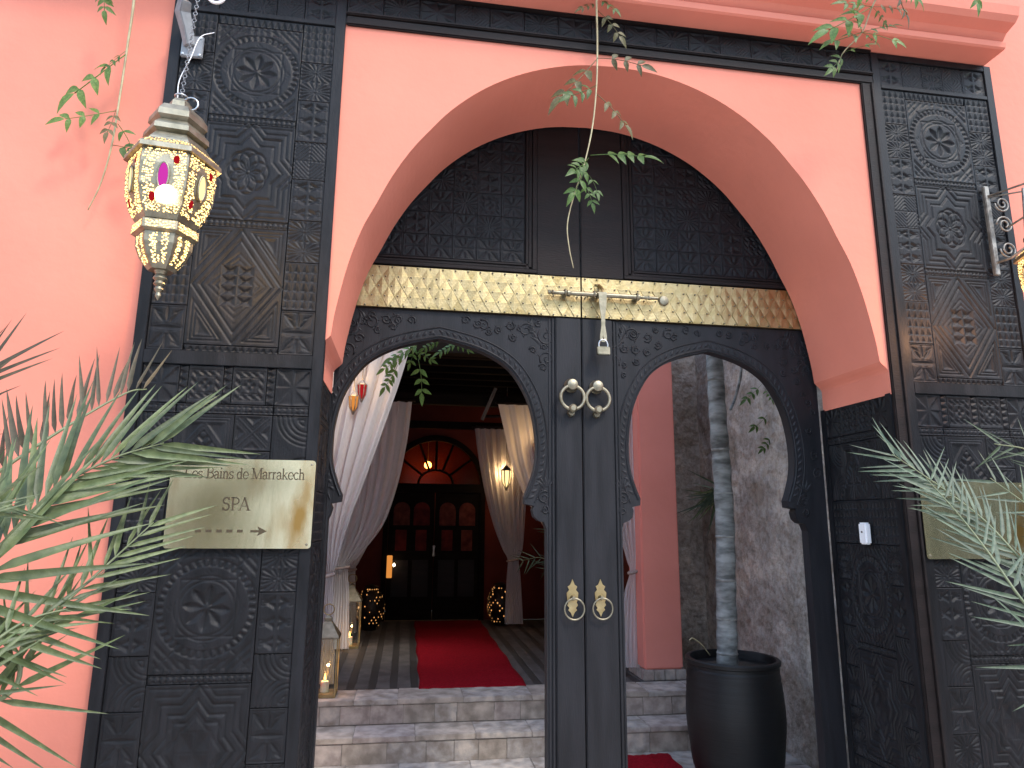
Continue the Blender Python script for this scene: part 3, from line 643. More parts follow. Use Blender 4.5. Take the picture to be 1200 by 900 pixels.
MB().prism([(.870 + a, z) for a, z in hs] + [(.870 - a, z) for a, z in hs[::-1]], YD - .0755, YD - .071).build('strap', 'oldbrass', h, bevel=.001)
MB().tube([(.870, YD - .070, 2.452), (.872, YD - .060, 2.475), (.872, YD - .040, 2.49), (.866, YD - .024, 2.505), (.850, YD - .02, 2.512)], .008, 8).build('hook', 'brass', h, smooth=True)
MB().torus((.870, YD - .068, 2.232), .011, .003, 'X', 16, 6).build('loop', 'oldbrass', h, smooth=2)
p = empty('padlock', (.866, YD - .07, 2.145), 'small brass padlock hanging from the hasp', 'padlock')
MB().box(.838, .898, YD - .085, YD - .063, 2.150, 2.188).build('lock_body', 'oldbrass', p, bevel=.003)
MB().tube([(.868 + .021 * math.cos(a), YD - .074, 2.197 + .026 * math.sin(a)) for a in np.linspace(0, PI, 14)] , .0042, 8).tube([(.889, YD - .074, 2.187), (.889, YD - .074, 2.198)], .0042, 8).tube([(.847, YD - .074, 2.187), (.847, YD - .074, 2.198)], .0042, 8).build('shackle', 'chrome', p, smooth=True)
d = empty('bell_box', (1.97, 2.62, 1.30), 'small white plastic box with a dot screwed to the carved recess panel', 'door bell')
c0 = at(1007, 632, 0.1); 
MB().box(1.950, 1.978, 2.700, 2.748, 1.310, 1.402).build('casing', 'whitepl', d, bevel=.006)
MB().lathe([(.004, 1.9475), (.004, 1.951)], (0, 2.724, 1.362), 10, 'X').build('button', 'black', d)

# ------------------------------------------------------------------ brass signs with engraved serif lettering
TH, TK = .055, .135
def serif(x, y, w_=.22): return ([(x - w_ / 2, y), (x + w_ / 2, y)], .05)
def arc(cx, cy, rx, ry, a0, a1, n=14): return [(cx + rx * math.cos(R_(a0 + (a1 - a0) * i / n)), cy + ry * math.sin(R_(a0 + (a1 - a0) * i / n))) for i in range(n + 1)]
def glyph(c):
    "list of (polyline, width) and advance; cap height 1, x height .66"
    s = serif
    if c == 'L': return [([(.2, 0), (.2, 1)], TK), s(.2, 1, .34), ([(.05, .025), (.68, .025)], TH), ([(.68, .0), (.68, .24)], TH)], .75
    if c == 'B': return [([(.2, 0), (.2, 1)], TK), ([(.05, .975)] + arc(.38, .755, .24, .22, 90, -90) + [(.2, .535)], .09), ([(.2, .535)] + arc(.40, .28, .28, .255, 90, -90) + [(.05, .025)], .09)], .76
    if c == 'M': return [([(.16, 0), (.16, 1)], TH), ([(.14, 1), (.48, .02)], TK), ([(.48, .02), (.84, 1)], TH), ([(.86, 0), (.86, 1)], TK), s(.16, .02, .3), s(.88, .02, .36), s(.12, .98, .26), s(.90, .98, .26)], 1.06
    if c == 'S': return [(arc(.32, .74, .22, .23, 20, 270, 16) + arc(.32, .26, .23, .25, 90, -160, 16), .12), ([(.53, .8), (.53, 1.0)], TH), ([(.09, 0), (.09, .24)], TH)], .66
    if c == 'P': return [([(.2, 0), (.2, 1)], TK), ([(.05, .975)] + arc(.38, .72, .26, .255, 90, -90) + [(.2, .465)], .09), s(.2, .02, .36)], .70
    if c == 'A': return [([(.10, 0), (.42, 1)], TH), ([(.40, 1), (.76, 0)], TK), ([(.2, .33), (.62, .33)], TH), s(.10, .02, .26), s(.76, .02, .32)], .88
    if c == 'e': return [(arc(.28, .33, .22, .32, 0, 320, 18), .085), ([(.07, .34), (.5, .34)], TH)], .55
    if c == 's': return [(arc(.22, .49, .15, .15, 20, 270, 12) + arc(.22, .17, .16, .16, 90, -160, 12), .085), ([(.37, .52), (.37, .66)], .045), ([(.06, 0), (.06, .15)], .045)], .46
    if c == 'a': return [([(.08, .5)] + arc(.22, .47, .16, .18, 160, 0, 8) + [(.38, .08), (.48, .03)], .095), (arc(.22, .17, .16, .17, 60, 330, 12), .08)], .52
    if c == 'i': return [([(.15, 0), (.15, .64)], .11), s(.15, .02, .28), ([(.03, .62), (.15, .64)], .05), ([(.15, .85), (.15, .97)], .12)], .31
    if c == 'n': return [([(.13, 0), (.13, .64)], .11), ([(.02, .62), (.13, .64)], .05), ([(.13, .5)] + arc(.29, .45, .15, .19, 150, 0, 8) + [(.44, 0)], .10), s(.13, .02, .26), s(.44, .02, .26)], .60
    if c == 'h': return [([(.13, 0), (.13, 1)], .11), ([(.02, .98), (.13, 1)], .05), ([(.13, .5)] + arc(.29, .45, .15, .19, 150, 0, 8) + [(.44, 0)], .10), s(.13, .02, .26), s(.44, .02, .26)], .60
    if c == 'd': return [([(.42, 0), (.42, 1)], .11), (arc(.25, .32, .18, .31, 40, 330, 16), .09), ([(.30, .98), (.42, 1)], .05), ([(.42, .02), (.53, .02)], .05)], .57
    if c == 'r': return [([(.13, 0), (.13, .64)], .11), ([(.02, .62), (.13, .64)], .05), (arc(.28, .46, .13, .16, 160, 50, 6), .09), s(.13, .02, .28)], .42
    if c == 'k': return [([(.13, 0), (.13, 1)], .11), ([(.02, .98), (.13, 1)], .05), ([(.15, .27), (.42, .62)], TH), ([(.24, .38), (.48, .02)], .10), s(.13, .02, .26), s(.44, .62, .2), s(.48, .02, .2)], .58
    if c == 'c': return [(arc(.27, .33, .21, .32, 40, 320, 16), .09)], .50
    return [], .28
def text(par, s, x, z, size, y):
    for c in s:
        g, adv = glyph(c); mb = MB()
        for pl, wd in g:
            for i in range(len(pl) - 1):
                a = Vector(pl[i]); b = Vector(pl[i + 1]); d_ = (b - a)
                if d_.length < 1e-5: continue
                d_.normalize(); nn = Vector((-d_.y, d_.x)) * wd / 2; a = a - d_ * wd * .12; b = b + d_ * wd * .12
                q = [a + nn, a - nn, b - nn, b + nn]; yy = y - .00004 * (len(mb.f) // 6 % 12)
                mb.add([(x + p_.x * size, yy, z + p_.y * size) for p_ in q] + [(x + p_.x * size, y + .0008, z + p_.y * size) for p_ in q], [(0, 1, 2, 3), (0, 4, 5, 1), (1, 5, 6, 2), (2, 6, 7, 3), (3, 7, 4, 0)])
        if mb.f: mb.build('letter', 'ink', par)
        x += adv * size * .93
    return x
def textw(s, size): return sum(glyph(c)[1] for c in s) * size * .93
def sign(x0, x1, z0, z1, label, plain=False):
    t = empty('brass_sign', ((x0 + x1) / 2, 2.485, z0), label, 'sign', 'brass signs on the carved panels')
    r = .012; pl = []
    for cx, cz, a0 in ((x1 - r, z1 - r, 0), (x0 + r, z1 - r, 90), (x0 + r, z0 + r, 180), (x1 - r, z0 + r, 270)): pl += [(cx + r * math.cos(R_(a0 + 15 * i)), cz + r * math.sin(R_(a0 + 15 * i))) for i in range(7)]
    MB().prism(pl, 2.480, 2.4835).build('plate', 'signbrass', t)
    for a in (x0 + .014, x1 - .014):
        for c in (z0 + .014, z1 - .014): MB().lathe([(.0045, 2.4805), (.0045, 2.4785), (.001, 2.4778)], (a, 0, c), 12, 'Y').build('screw', 'oldbrass', t)
    if plain: return
    m = MB(); cx = (x0 + x1) / 2 + .004; sz = .0375; W_ = textw('Les Bains de Marrakech', sz); y = 2.4793
    text(t, 'Les Bains de Marrakech', cx - W_ / 2, z1 - .068, sz, y); sz = .044; W_ = textw('SPA', sz); text(t, 'SPA', cx - W_ / 2 - .022, z0 + .128, sz, y)
    zc = z0 + .058; cx -= .022
    for i in range(5): MB().box(cx - .125 + i * .034, cx - .106 + i * .034, y, y + .0008, zc - .005, zc + .005).build('arrow_dash', 'ink', t)
    m.prism([(cx + .055, zc + .004), (cx + .083, zc + .004), (cx + .078, zc + .016), (cx + .110, zc), (cx + .078, zc - .016), (cx + .083, zc - .004), (cx + .055, zc - .004)], y, y + .0008)
    m.build('arrow_head', 'ink', t)
sign(-.808, -.326, 1.296, 1.600, 'brass sign reading SPA with an arrow, on the left carved panel')
sign(2.05, 2.53, 1.262, 1.570, 'brass sign half hidden behind the right palm frond', True)

# ------------------------------------------------------------------ wall hardware top left and hanging lantern
def lantern(root, c, s, tip=True):
    "hexagonal pierced brass lantern; c = bottom tip, s = total height"
    H = lambda z: z * s
    cap = [(.035, .985), (.050, .965), (.055, .93), (.10, .915), (.125, .88), (.128, .85), (.108, .835), (.140, .80), (.142, .775), (.120, .765), (.155, .72), (.16, .71)]
    MB().lathe([(r * s, H(z)) for r, z in cap], c, 6, rot0=R_(8)).build('cap', 'oldbrass', root)
    MB().lathe([(.163 * s, H(.708)), (.205 * s, H(.672)), (.208 * s, H(.648)), (.150 * s, H(.652))], c, 6, rot0=R_(8), cap=False).build('rim', 'oldbrass', root)
    body = [(.185, .65), (.192, .58), (.185, .48), (.160, .40), (.125, .345)]
    MB().lathe([(r * s, H(z)) for r, z in body], c, 6, rot0=R_(8)).build('body', 'oldbrass', root)
    MB().lathe([(.122 * s, H(.344)), (.138 * s, H(.335)), (.140 * s, H(.295)), (.122 * s, H(.285))], c, 6, rot0=R_(8)).build('collar', 'oldbrass', root)
    low = [(.120, .284), (.118, .24), (.095, .185), (.055, .135)]
    MB().lathe([(r * s, H(z)) for r, z in low], c, 6, rot0=R_(8)).build('lower_body', 'oldbrass', root)
    MB().lathe([(.030 * s, H(.136)), (.020 * s, H(.12)), (.030 * s, H(.10)), (.018 * s, H(.09)), (.026 * s, H(.075)), (.014 * s, H(.065)), (.020 * s, H(.05)), (.010 * s, H(.035)), (.013 * s, H(.02)), (.001 * s, 0)], c, 14).build('finial', 'oldbrass', root, smooth=True)
    # pierced holes, each a small lit disc in the metal face
    m = MB(); c = Vector(c)
    def facept(k, u, z, prof, out=.0012):
        for i in range(len(prof) - 1):
            (r0, z0), (r1, z1) = prof[i], prof[i + 1]
            if (z0 - z) * (z1 - z) <= 0 and z0 != z1:
                t_ = (z - z0) / (z1 - z0); r = (r0 + (r1 - r0) * t_) * s; break
        else: return None
        a0 = R_(8) + k * PI / 3; a1 = a0 + PI / 3; A = Vector((math.cos(a0), math.sin(a0), 0)) * r; B = Vector((math.cos(a1), math.sin(a1), 0)) * r
        P_ = A.lerp(B, (u + 1) / 2); nn = Vector((math.cos((a0 + a1) / 2), math.sin((a0 + a1) / 2), -(r1 - r0) / (z1 - z0) if False else 0)); sl = (r1 - r0) * s * .866 / ((z1 - z0) * s); nn = Vector((nn.x, nn.y, -sl)).normalized()
        return c + P_ + Vector((0, 0, H(z))) + nn * out, nn
    def disc(pt, nn, r, n_=6, sy=1.0):
        u = Vector((-nn.y, nn.x, 0)).normalized(); v = nn.cross(u); vs = [pt + u * math.cos(2 * PI * i / n_) * r + v * math.sin(2 * PI * i / n_) * r * sy for i in range(n_)]
        return vs, [tuple(range(n_))]
    rd = random.Random(5)
    for k in range(6):
        for prof, zs, ur in ((body, np.arange(.375, .645, .0115), .90), (low, np.arange(.16, .28, .0115), .62), ([(.138, .336), (.140, .294)], np.arange(.302, .332, .012), .85), ([(.163, .708), (.205, .672)], np.arange(.678, .704, .011), .93)):
            for iz, z in enumerate(zs):
                for iu in range(-14, 15):
                    u = (iu + (iz % 2) * .5) / 12.5
                    if prof is body:
                        e = math.hypot(u / .36, (z - .52) / .085); 
                        if e < 1 or abs(u) > ur or (1.0 < e < 1.25): continue
                        if 2.0 < e and abs(u) < .62 and .43 < z < .60: continue
                        if abs(u) < .12 and z < .43: continue
                    elif abs(u) > ur: continue
                    if prof is low and abs(abs(u) - (.28 - z) * 1.5 ) < .12: continue
                    if rd.random() < .12: continue
                    r_ = facept(k, u + rd.uniform(-.035, .035), z + rd.uniform(-.0045, .0045), prof)
                    if r_: m.add(*disc(r_[0], r_[1], s * .0036 * rd.uniform(.6, 1.2)))
    m.build('pierced_holes', 'glow', root, kind='stuff')
    for k in range(6):
        a = facept(k, 0, .52, body, .004)
        vs, fs = disc(a[0], a[1], .023 * s, 14, 2.7); nn = a[1]
        if k == 4: MB().add(vs, fs).build('magenta_glass', 'magenta', root, label='magenta glass lens')
        else: MB().add(vs, fs).build('amber_glass', 'amber', root)
        for uu, zz in ((.5, .60), (-.45, .425)):
            b_ = facept(k, uu, zz, body, .004)
            if b_: MB().add(*disc(b_[0], b_[1], .013 * s, 10, 1.7)).build('red_glass', 'redglass', root)
        MB().tube([v for v in vs] + [vs[0]], .0028, 5, cap=False).build('lens_frame', 'oldbrass', root, smooth=2)
def chain(mb, a, b, r=.009, w_=.0018):
    a = Vector(a); b = Vector(b); n_ = max(2, int((b - a).length / (r * 2.2)))
    for i in range(n_):
        p_ = a.lerp(b, (i + .5) / n_); mb.torus(p_, r, w_, 'Y' if i % 2 else 'X', 12, 5)
LT = at(184, 352, 2.05); LTop = at(213, 116, 2.05); LH = (LTop - LT).length
lc = Vector((LTop.x * .5 + LT.x * .5, 2.05, LT.z))
la = empty('hanging_lantern', lc, 'lit hexagonal pierced brass lantern with coloured glass, hanging at the upper left', 'lantern')
lantern(la, lc, LH)
mb = MB(); top = lc + Vector((0, 0, LH)); mb.torus(top + Vector((0, 0, .006)), .018, .003, 'Z', 18, 6); mb.torus(top + Vector((.030, 0, -.015)), .022, .003, 'Y', 16, 6); mb.build('ring', 'chrome', la, smooth=2)
hk = top + Vector((.012, .02, .50)); mb = MB(); chain(mb, top + Vector((0, 0, .01)), hk, .006, .0014); mb.build('chain', 'steel', la, smooth=2)
mb = MB(); mb.tube(catmull([top + Vector((-.01, 0, -.01)), top + Vector((-.016, .01, .07)), top + Vector((.006, .02, .16)), top + Vector((.0, .1, .30)), top + Vector((.01, .2, .40))], 6), .0016, 5); mb.build('flex', 'whitepl', la, smooth=2)
pl_ = bpy.data.lights.new('lantern_bulb', 'POINT'); pl_.energy = 1.6; pl_.color = (1, .62, .28); pl_.shadow_soft_size = .03
po = bpy.data.objects.new('lantern_bulb', pl_); col.objects.link(po); po.parent = la; po.location = (.19 * LH, .12, .42 * LH)
# bright bulb glimpsed through the front face
a_ = R_(8) + 4.5 * PI / 3
MB().lathe([(.001, -.012), (.020, -.008), (.029, 0), (.022, .008), (.001, .012)], lc + Vector((math.cos(a_) * .158 * LH + .012, math.sin(a_) * .158 * LH - .004, LH * .435)), 16, 'Y').build('bulb', 'bulb', la, smooth=2)
br = empty('lamp_bracket', at(226, 50, 2.49), 'grey metal arm with a square screw plate carrying the left lantern', 'bracket')
q = at(226, 54, 2.485)
mb = MB().box(q.x - .040, q.x + .040, 2.476, 2.49, q.z - .052, q.z + .040); mb.build('plate', 'steel', br, bevel=.003)
for a in (-.031, .031):
    for c in (-.043, .031): MB().lathe([(.005, 2.4765), (.005, 2.473), (.001, 2.472)], (q.x + a, 0, q.z + c), 10, 'Y').build('screw', 'chrome', br)
arm = [at(222, 54, 2.474), at(219, 36, 2.455), at(214, 14, 2.43), at(217, 0, 2.40)]
mb = MB(); mb.tube(arm, [.024, .026, .031, .026], 4); mb.build('arm', 'steel', br, bevel=.003)
MB().tube([arm[-1] + Vector((0, .01, -.01)), arm[-1] + Vector((.0, -.10, .07)), hk + Vector((0, 0, .02))], .012, 10).build('rod', 'chrome', br, smooth=True)
MB().torus((q.x + .095, 2.40, q.z + .165), .030, .006, 'Y', 20, 8).build('cable_loop', 'whitepl', br, smooth=2)

# right scroll bracket and lantern
q0 = at(1152, 217, 2.47); q1 = at(1176, 322, 2.47)
sb = empty('scroll_bracket', (q0.x, 2.485, q1.z), 'thin aged iron bracket with scrolls on the right carved panel', 'bracket')
x_ = (q0.x + q1.x) / 2
MB().box(x_ - .013, x_ + .013, 2.474, 2.492, q1.z, q0.z).build('back_plate', 'rust', sb, bevel=.003)
mb = MB(); zt, zb = q0.z - .07, q1.z + .06
mb.tube([(x_ + .008, 2.475, zb), (x_ + .02, 2.42, zb), (x_ + .04, 2.36, zb + .03), (x_ + .05, 2.35, zt - .05), (x_ + .055, 2.35, zt)], .006, 6)
for (cz, r, s_) in ((zt - .03, .038, 1), (zt - .13, .042, -1), (zb + .05, .042, 1)):
    mb.tube([(x_ + .038 + r * (1 - .75 * i / 26) * math.cos(s_ * (PI + 3.4 * PI * i / 26)), 2.445, cz + r * (1 - .75 * i / 26) * math.sin(s_ * (PI + 3.4 * PI * i / 26))) for i in range(27)], .004, 6)
mb.build('scrollwork', 'rust', sb, smooth=2)
e1 = Vector((2.95, 2.05, q0.z + .03)); mb = MB()
mb.tube([(x_, 2.478, zt + .02), e1], .0045, 6); mb.tube([(x_, 2.478, zt + .015), (2.95, 2.2, zt + .02)], .0035, 6); mb.tube([(x_ + .05, 2.44, zt - .14), e1 + Vector((0, 0, .02))], .0045, 6); mb.build('stay_rods', 'rust', sb, smooth=2)
rt = at(1214, 287, 2.1)
rl = empty('hanging_lantern', (rt.x + .05, 2.1, rt.z - .42), 'lit pierced brass lantern cut off by the right edge of the picture', 'lantern')
lantern(rl, Vector((rt.x + .075, 2.1, rt.z - .44)), .62)
mb = MB(); chain(mb, (rt.x + .075, 2.1, rt.z + .18), (2.95, 2.05, q0.z + .03)); mb.build('chain', 'rust', rl, smooth=2)
p2 = bpy.data.lights.new('lantern_bulb', 'POINT'); p2.energy = 2.2; p2.color = (1, .5, .25); p2.shadow_soft_size = .03
po = bpy.data.objects.new('lantern_bulb', p2); col.objects.link(po); po.parent = rl; po.location = (-.10, .16, .2)

# ------------------------------------------------------------------ plants
def leaflet_mesh(name, mat, wid=.045, n_=7, droop=.06):
    vs = []; fs = []
    for i in range(n_ + 1):
        s = i / n_; w_ = wid * (min(s * 6, 1) ** .5) * (1 - s) ** .75 * .5 + .0006; z = -droop * s * s
        vs += [(s, w_, z + w_ * .5), (s, 0, z), (s, -w_, z + w_ * .5)]
    for i in range(n_):
        a = i * 3; fs += [(a, a + 1, a + 4, a + 3), (a + 1, a + 2, a + 5, a + 4)]
    return MB().add(vs, fs).mesh(name, mat, 2)
LM = {k: [leaflet_mesh('leaflet', k, w_, 7, d_) for w_, d_ in ((.076, .05), (.088, .09), (.068, -.03))] for k in ('palm', 'palmgrey', 'palmbrown', 'darkleaf')}
def orient(p, d, side, L_):
    x = d.normalized(); tw = side + Vector((random.uniform(-.25, .25), 0, random.uniform(-.15, .4))); z = (tw - x * tw.dot(x)).normalized(); y = z.cross(x)
    return Matrix.Translation(p) @ Matrix((x, y, z)).transposed().to_4x4() @ Matrix.Scale(L_, 4)
def frond(tree, pts, n_, L_, mat, angs=(62, 30), view=Vector((0, -1, .1)), sides=(1, -1), jit=7, r0=.007, start=.05, lenp=(.75, 1.0, .72)):
    c = catmull(pts, 10); seg = [0]
    for i in range(1, len(c)): seg.append(seg[-1] + (c[i] - c[i - 1]).length)
    tot = seg[-1]; k = len(c)
    f_ = MB().tube(c, [r0 * (1 - .8 * i / k) for i in range(k)], 6).build('frond', 'rachis', tree, smooth=2)
    for i in range(n_):
        s = start + (1 - start) * (i + .5) / n_; q_ = s * tot; j = max(1, next((a for a in range(len(seg)) if seg[a] >= q_), k - 1)); t_ = (q_ - seg[j - 1]) / max(seg[j] - seg[j - 1], 1e-6)
        p_ = c[j - 1].lerp(c[j], t_); tan = (c[j] - c[j - 1]).normalized(); nrm = view.cross(tan).normalized()
        for sg in sides:
            a = R_(angs[0] + (angs[1] - angs[0]) * s + random.gauss(0, jit)); 
            d_ = tan * math.cos(a) + nrm * sg * math.sin(a) + view.normalized() * random.uniform(-.16, .2)
            d_.z -= .05
            l_ = L_ * 1.18 * (lenp[0] + (lenp[1] - lenp[0]) * min(s * 2, 1) if s < .5 else lenp[1] + (lenp[2] - lenp[1]) * (s - .5) * 2) * random.uniform(.92, 1.08)
            o = link('leaflet', random.choice(LM[mat]), f_, orient(p_, d_, view.normalized(), l_))
pr = empty('date_palm', (-1.55, 1.55, 0), 'date palm whose long green fronds reach in from the left edge', 'palm tree')
MB().lathe([(.10, .0), (.13, .1), (.12, .5), (.14, .8), (.11, .95), (.05, 1.05)], (-1.55, 1.55, 0), 14).build('trunk', 'bark', pr, smooth=True)
crown = Vector((-1.5, 1.55, 1.0))
def A(u, v, Y): return at(u, v, Y)
frond(pr, [crown, A(-60, 700, 1.62), A(0, 640, 1.70), A(67, 573, 1.78), A(133, 537, 1.84), A(192, 519, 1.88)], 36, .30, 'palm', (64, 24), start=.30, jit=3)
frond(pr, [crown, A(-60, 600, 1.75), A(0, 552, 1.85), A(83, 497, 1.98), A(147, 461, 2.06), A(172, 456, 2.10)], 40, .22, 'palmbrown', (62, 45), start=.30, sides=(1,), jit=5)
frond(pr, [crown, A(-30, 830, 1.66), A(30, 752, 1.70), A(80, 703, 1.76), A(133, 655, 1.84), A(180, 612, 1.9)], 24, .20, 'palm', (60, 26), start=.3, jit=6)
frond(pr, [crown, A(-120, 540, 1.5), A(-60, 470, 1.5), A(-15, 435, 1.52)], 14, .20, 'palmbrown', (55, 15), start=.5)
frond(pr, [crown, A(-140, 700, 1.40), A(-90, 640, 1.45), A(-45, 600, 1.52), A(0, 585, 1.58)], 22, .17, 'palm', (70, 35), start=.4, jit=8)
frond(pr, [crown, A(-100, 830, 1.45), A(-30, 770, 1.55), A(30, 728, 1.62), A(85, 712, 1.68)], 18, .17, 'palm', (60, 22), start=.35, jit=8)
p2_ = empty('date_palm', (3.1, 1.7, 0), 'date palm whose grey green fronds reach in from the right edge', 'palm tree')
MB().lathe([(.10, .0), (.13, .1), (.12, .4), (.14, .6), (.11, .7), (.05, .78)], (3.1, 1.7, 0), 14).build('trunk', 'bark', p2_, smooth=True)
cr = Vector((3.05, 1.7, .75))
frond(p2_, [cr, A(1300, 770, 1.75), A(1240, 700, 1.85), A(1196, 655, 1.92), A(1150, 607, 2.0), A(1097, 567, 2.08), A(1045, 532, 2.15)], 56, .20, 'palmgrey', (72, 30), start=.25, jit=6)
frond(p2_, [cr, A(1290, 800, 1.65), A(1240, 745, 1.72), A(1200, 706, 1.78), A(1160, 650, 1.86), A(1125, 605, 1.92), A(1085, 560, 2.0)], 44, .19, 'palmgrey', (74, 38), start=.25, jit=9, sides=(1, -1))
frond(p2_, [cr, A(1300, 640, 2.0), A(1250, 570, 2.1), A(1210, 530, 2.18), A(1165, 520, 2.22)], 20, .17, 'darkleaf', (70, 40), start=.35, jit=9)
frond(p2_, [cr, A(1320, 720, 1.9), A(1265, 640, 2.05), A(1215, 600, 2.12), A(1160, 560, 2.2)], 20, .18, 'palmgrey', (72, 40), start=.35, jit=9)

def sprig_mesh(name, mat, pairs, seed):
    "pinnate leaf of unit length along +x, leaflets in pairs and one at the tip"
    rd = random.Random(seed); mb = MB(); ax = [Vector((s, .06 * math.sin(s * 2.5), -.10 * s * s)) for s in np.linspace(0, .86, 8)]; mb.tube(ax, .008, 4)
    def lf(p_, ang, L_, W_, til):
        ca, sa = math.cos(ang), math.sin(ang); vs = []; n_ = 5
        for i in range(n_ + 1):
            s = i / n_; w_ = W_ * math.sin(PI * s ** .75) * .5 + .0008
            for q in (-1, 0, 1):
                a = s * L_; b_ = q * w_; vs.append((p_.x + a * ca - b_ * sa, p_.y + a * sa + b_ * ca, p_.z - .35 * L_ * s * s + abs(q) * w_ * .35 + til * b_ * .8))
        mb.add(vs, [(i * 3 + j, i * 3 + j + 1, i * 3 + j + 4, i * 3 + j + 3) for i in range(n_) for j in (0, 1)])
    for i in range(pairs):
        s = .28 + .5 * i / max(pairs - 1, 1); p_ = ax[0].lerp(ax[-1], 1) * (s / .86); 
        for sg in (-1, 1): lf(Vector((s, .06 * math.sin(s * 2.5), -.10 * s * s)), sg * rd.uniform(.7, 1.1), rd.uniform(.20, .28), .105, sg * rd.uniform(-.3, .6))
    lf(ax[-1], 0, .34, .12, 0); return mb.mesh(name, mat, 2)
SPR = [sprig_mesh('leaf', 'vineleaf', p_, i) for i, p_ in enumerate((3, 4, 3, 2))]; SPR2 = [sprig_mesh('leaf', 'vinered', 3, 9)]
def leaf_at(parent, a, b, red=False, tw=None):
    "compound leaf from a to b"
    d_ = b - a; sd_ = Vector((0, -1, .3 if tw is None else tw)); x = d_.normalized(); z = sd_ - x * sd_.dot(x); z.normalize(); y = z.cross(x)
    link('leaf', random.choice(SPR2 if red else SPR), parent, Matrix.Translation(a) @ Matrix((x, y, z)).transposed().to_4x4() @ Matrix.Scale(d_.length, 4))
def vine(name, label, stem, leaves, r=.004, mat='vinestem'):
    t = empty(name, stem[-1], label, 'vine'); c = catmull(stem, 8)
    MB().tube(c, [r * (1 - .6 * i / len(c)) for i in range(len(c))], 6).build('stem', mat, t, smooth=2)
    for a, b_, *k in leaves:
        m_ = (a + b_) / 2; leaf_at(t, a, b_, bool(k and k[0]), random.uniform(-.2, .9))
    return t
Y1 = 2.46
vine('vine', 'thin vine hanging on the pink wall at the upper left', [A(160, -60, 2.40), A(157, 0, 2.42), A(150, 50, 2.44), A(141, 110, 2.45), A(131, 170, 2.45), A(118, 215, 2.47), A(103, 246, 2.49)],
     [(A(147, 64, 2.44), A(70, 108, 2.40)), (A(135, 130, 2.44), A(64, 134, 2.38)), (A(138, 145, 2.44), A(152, 178, 2.38)), (A(132, 170, 2.44), A(170, 182, 2.33)), (A(136, 128, 2.44), A(120, 155, 2.38), 1), (A(118, -25, 2.4), A(118, 14, 2.38)), (A(150, 175, 2.35), A(200, 196, 2.2)), (A(147, 60, 2.44), A(118, 78, 2.42))], .0055)
vine('vine', 'long vine hanging in front of the arch with a bare curled tip', [A(700, -60, 2.30), A(699, 0, 2.36), A(700, 50, 2.42), A(699, 100, 2.42), A(694, 150, 2.42), A(684, 195, 2.42), A(673, 228, 2.42), A(665, 262, 2.43), A(667, 290, 2.43), A(672, 314, 2.44)],
     [(A(700, 68, 2.42), A(760, 78, 2.38), 1), (A(699, 70, 2.42), A(648, 112, 2.40), 1), (A(699, 100, 2.42), A(664, 108, 2.34)), (A(699, 110, 2.42), A(738, 148, 2.39), 1), (A(692, 182, 2.42), A(764, 180, 2.34)), (A(688, 190, 2.42), A(668, 226, 2.37)), (A(690, 185, 2.42), A(672, 195, 2.3)), (A(700, 12, 2.42), A(728, 44, 2.38), 1), (A(700, 2, 2.42), A(678, 8, 2.4), 1), (A(700, -2, 2.4), A(724, 12, 2.36)), (A(690, 205, 2.42), A(700, 226, 2.36)), (A(683, 212, 2.42), A(694, 240, 2.38))], .0045)
st = [A(1060, -60, 2.0), A(1040, -25, 2.05), A(1022, 8, 2.12), A(1010, 38, 2.16), A(988, 62, 2.2), A(980, 84, 2.22)]
vine('vine', 'leafy vine tip hanging from above near the upper right corner', st,
     [(st[2], A(962, 30, 2.1)), (st[2], A(985, -2, 2.1)), (st[2], A(1062, 10, 2.1), 1), (st[3], A(1056, 48, 2.1)), (st[3], A(1052, 26, 2.1)), (st[3], A(970, 44, 2.12)), (st[3], A(1002, 8, 2.05)), (st[4], A(974, 78, 2.15)), (st[4], A(1020, 50, 2.12)), (st[1], A(1085, 2, 2.1)), (st[1], A(1068, 20, 2.08), 1), (st[1], A(1000, -14, 2.0)), (A(1130, -30, 2.1), A(1148, 6, 2.08)), (st[3], A(1030, 50, 2.14)), (st[2], A(1040, 30, 2.14))], .004)

# ------------------------------------------------------------------ courtyard, steps, hall
single(MB().box(-1.12, -1.0, 5.6, 8.0, .002, 3.2), 'courtyard_wall', 'dimpink', 'dim pink side wall left of the hall behind the white curtains', 'wall')
single(MB().box(-4.1, -4.0, 3.002, 8.0, .002, 2.2), 'courtyard_wall', 'pink2', 'low pink garden wall far left, seen dimly through the curtain', 'wall')
single(MB().box(2.38, 2.50, 3.002, 5.5, .002, 4.4), 'courtyard_wall', 'roughwall', 'rough brown plaster wall beside the black pot', 'wall')
single(MB().box(2.012, 2.379, 5.30, 5.45, .002, 4.4), 'courtyard_wall', 'roughwall', 'shaded end of the rough brown wall behind the trunk', 'wall')
Z1, Z2 = .155, .30; YS1, YS2 = 4.32, 4.56
stp = single(MB().box(-1.0, 2.37, YS1 + .004, YS2 + .0, .001, Z1 - .005).box(-1.0, 2.37, YS2 + .004, 5.0, .001, Z2 - .005), 'steps', 'mortar', 'two low stone steps up to the hall', None, 'structure')
def row(parent, name, x0, x1, widths, y0, y1, z0, z1, mats, jit=.0012, gap=.0012, bevel=.003):
    x = x0; i = 0
    while x < x1 - .02:
        w_ = min(random.uniform(*widths), x1 - x)
        if x1 - x - w_ < .04: w_ = x1 - x
        MBx = MB().box(x + gap, x + w_ - gap, y0 + random.uniform(-jit, jit), y1, z0, z1 + random.uniform(-jit, jit), .0008)
        MBx.build(name, random.choice(mats), parent, bevel=bevel); x += w_; i += 1
WL[stp.name] = Vector(stp.location)
SM = ['stone', 'stone2', 'stone3', 'stone']
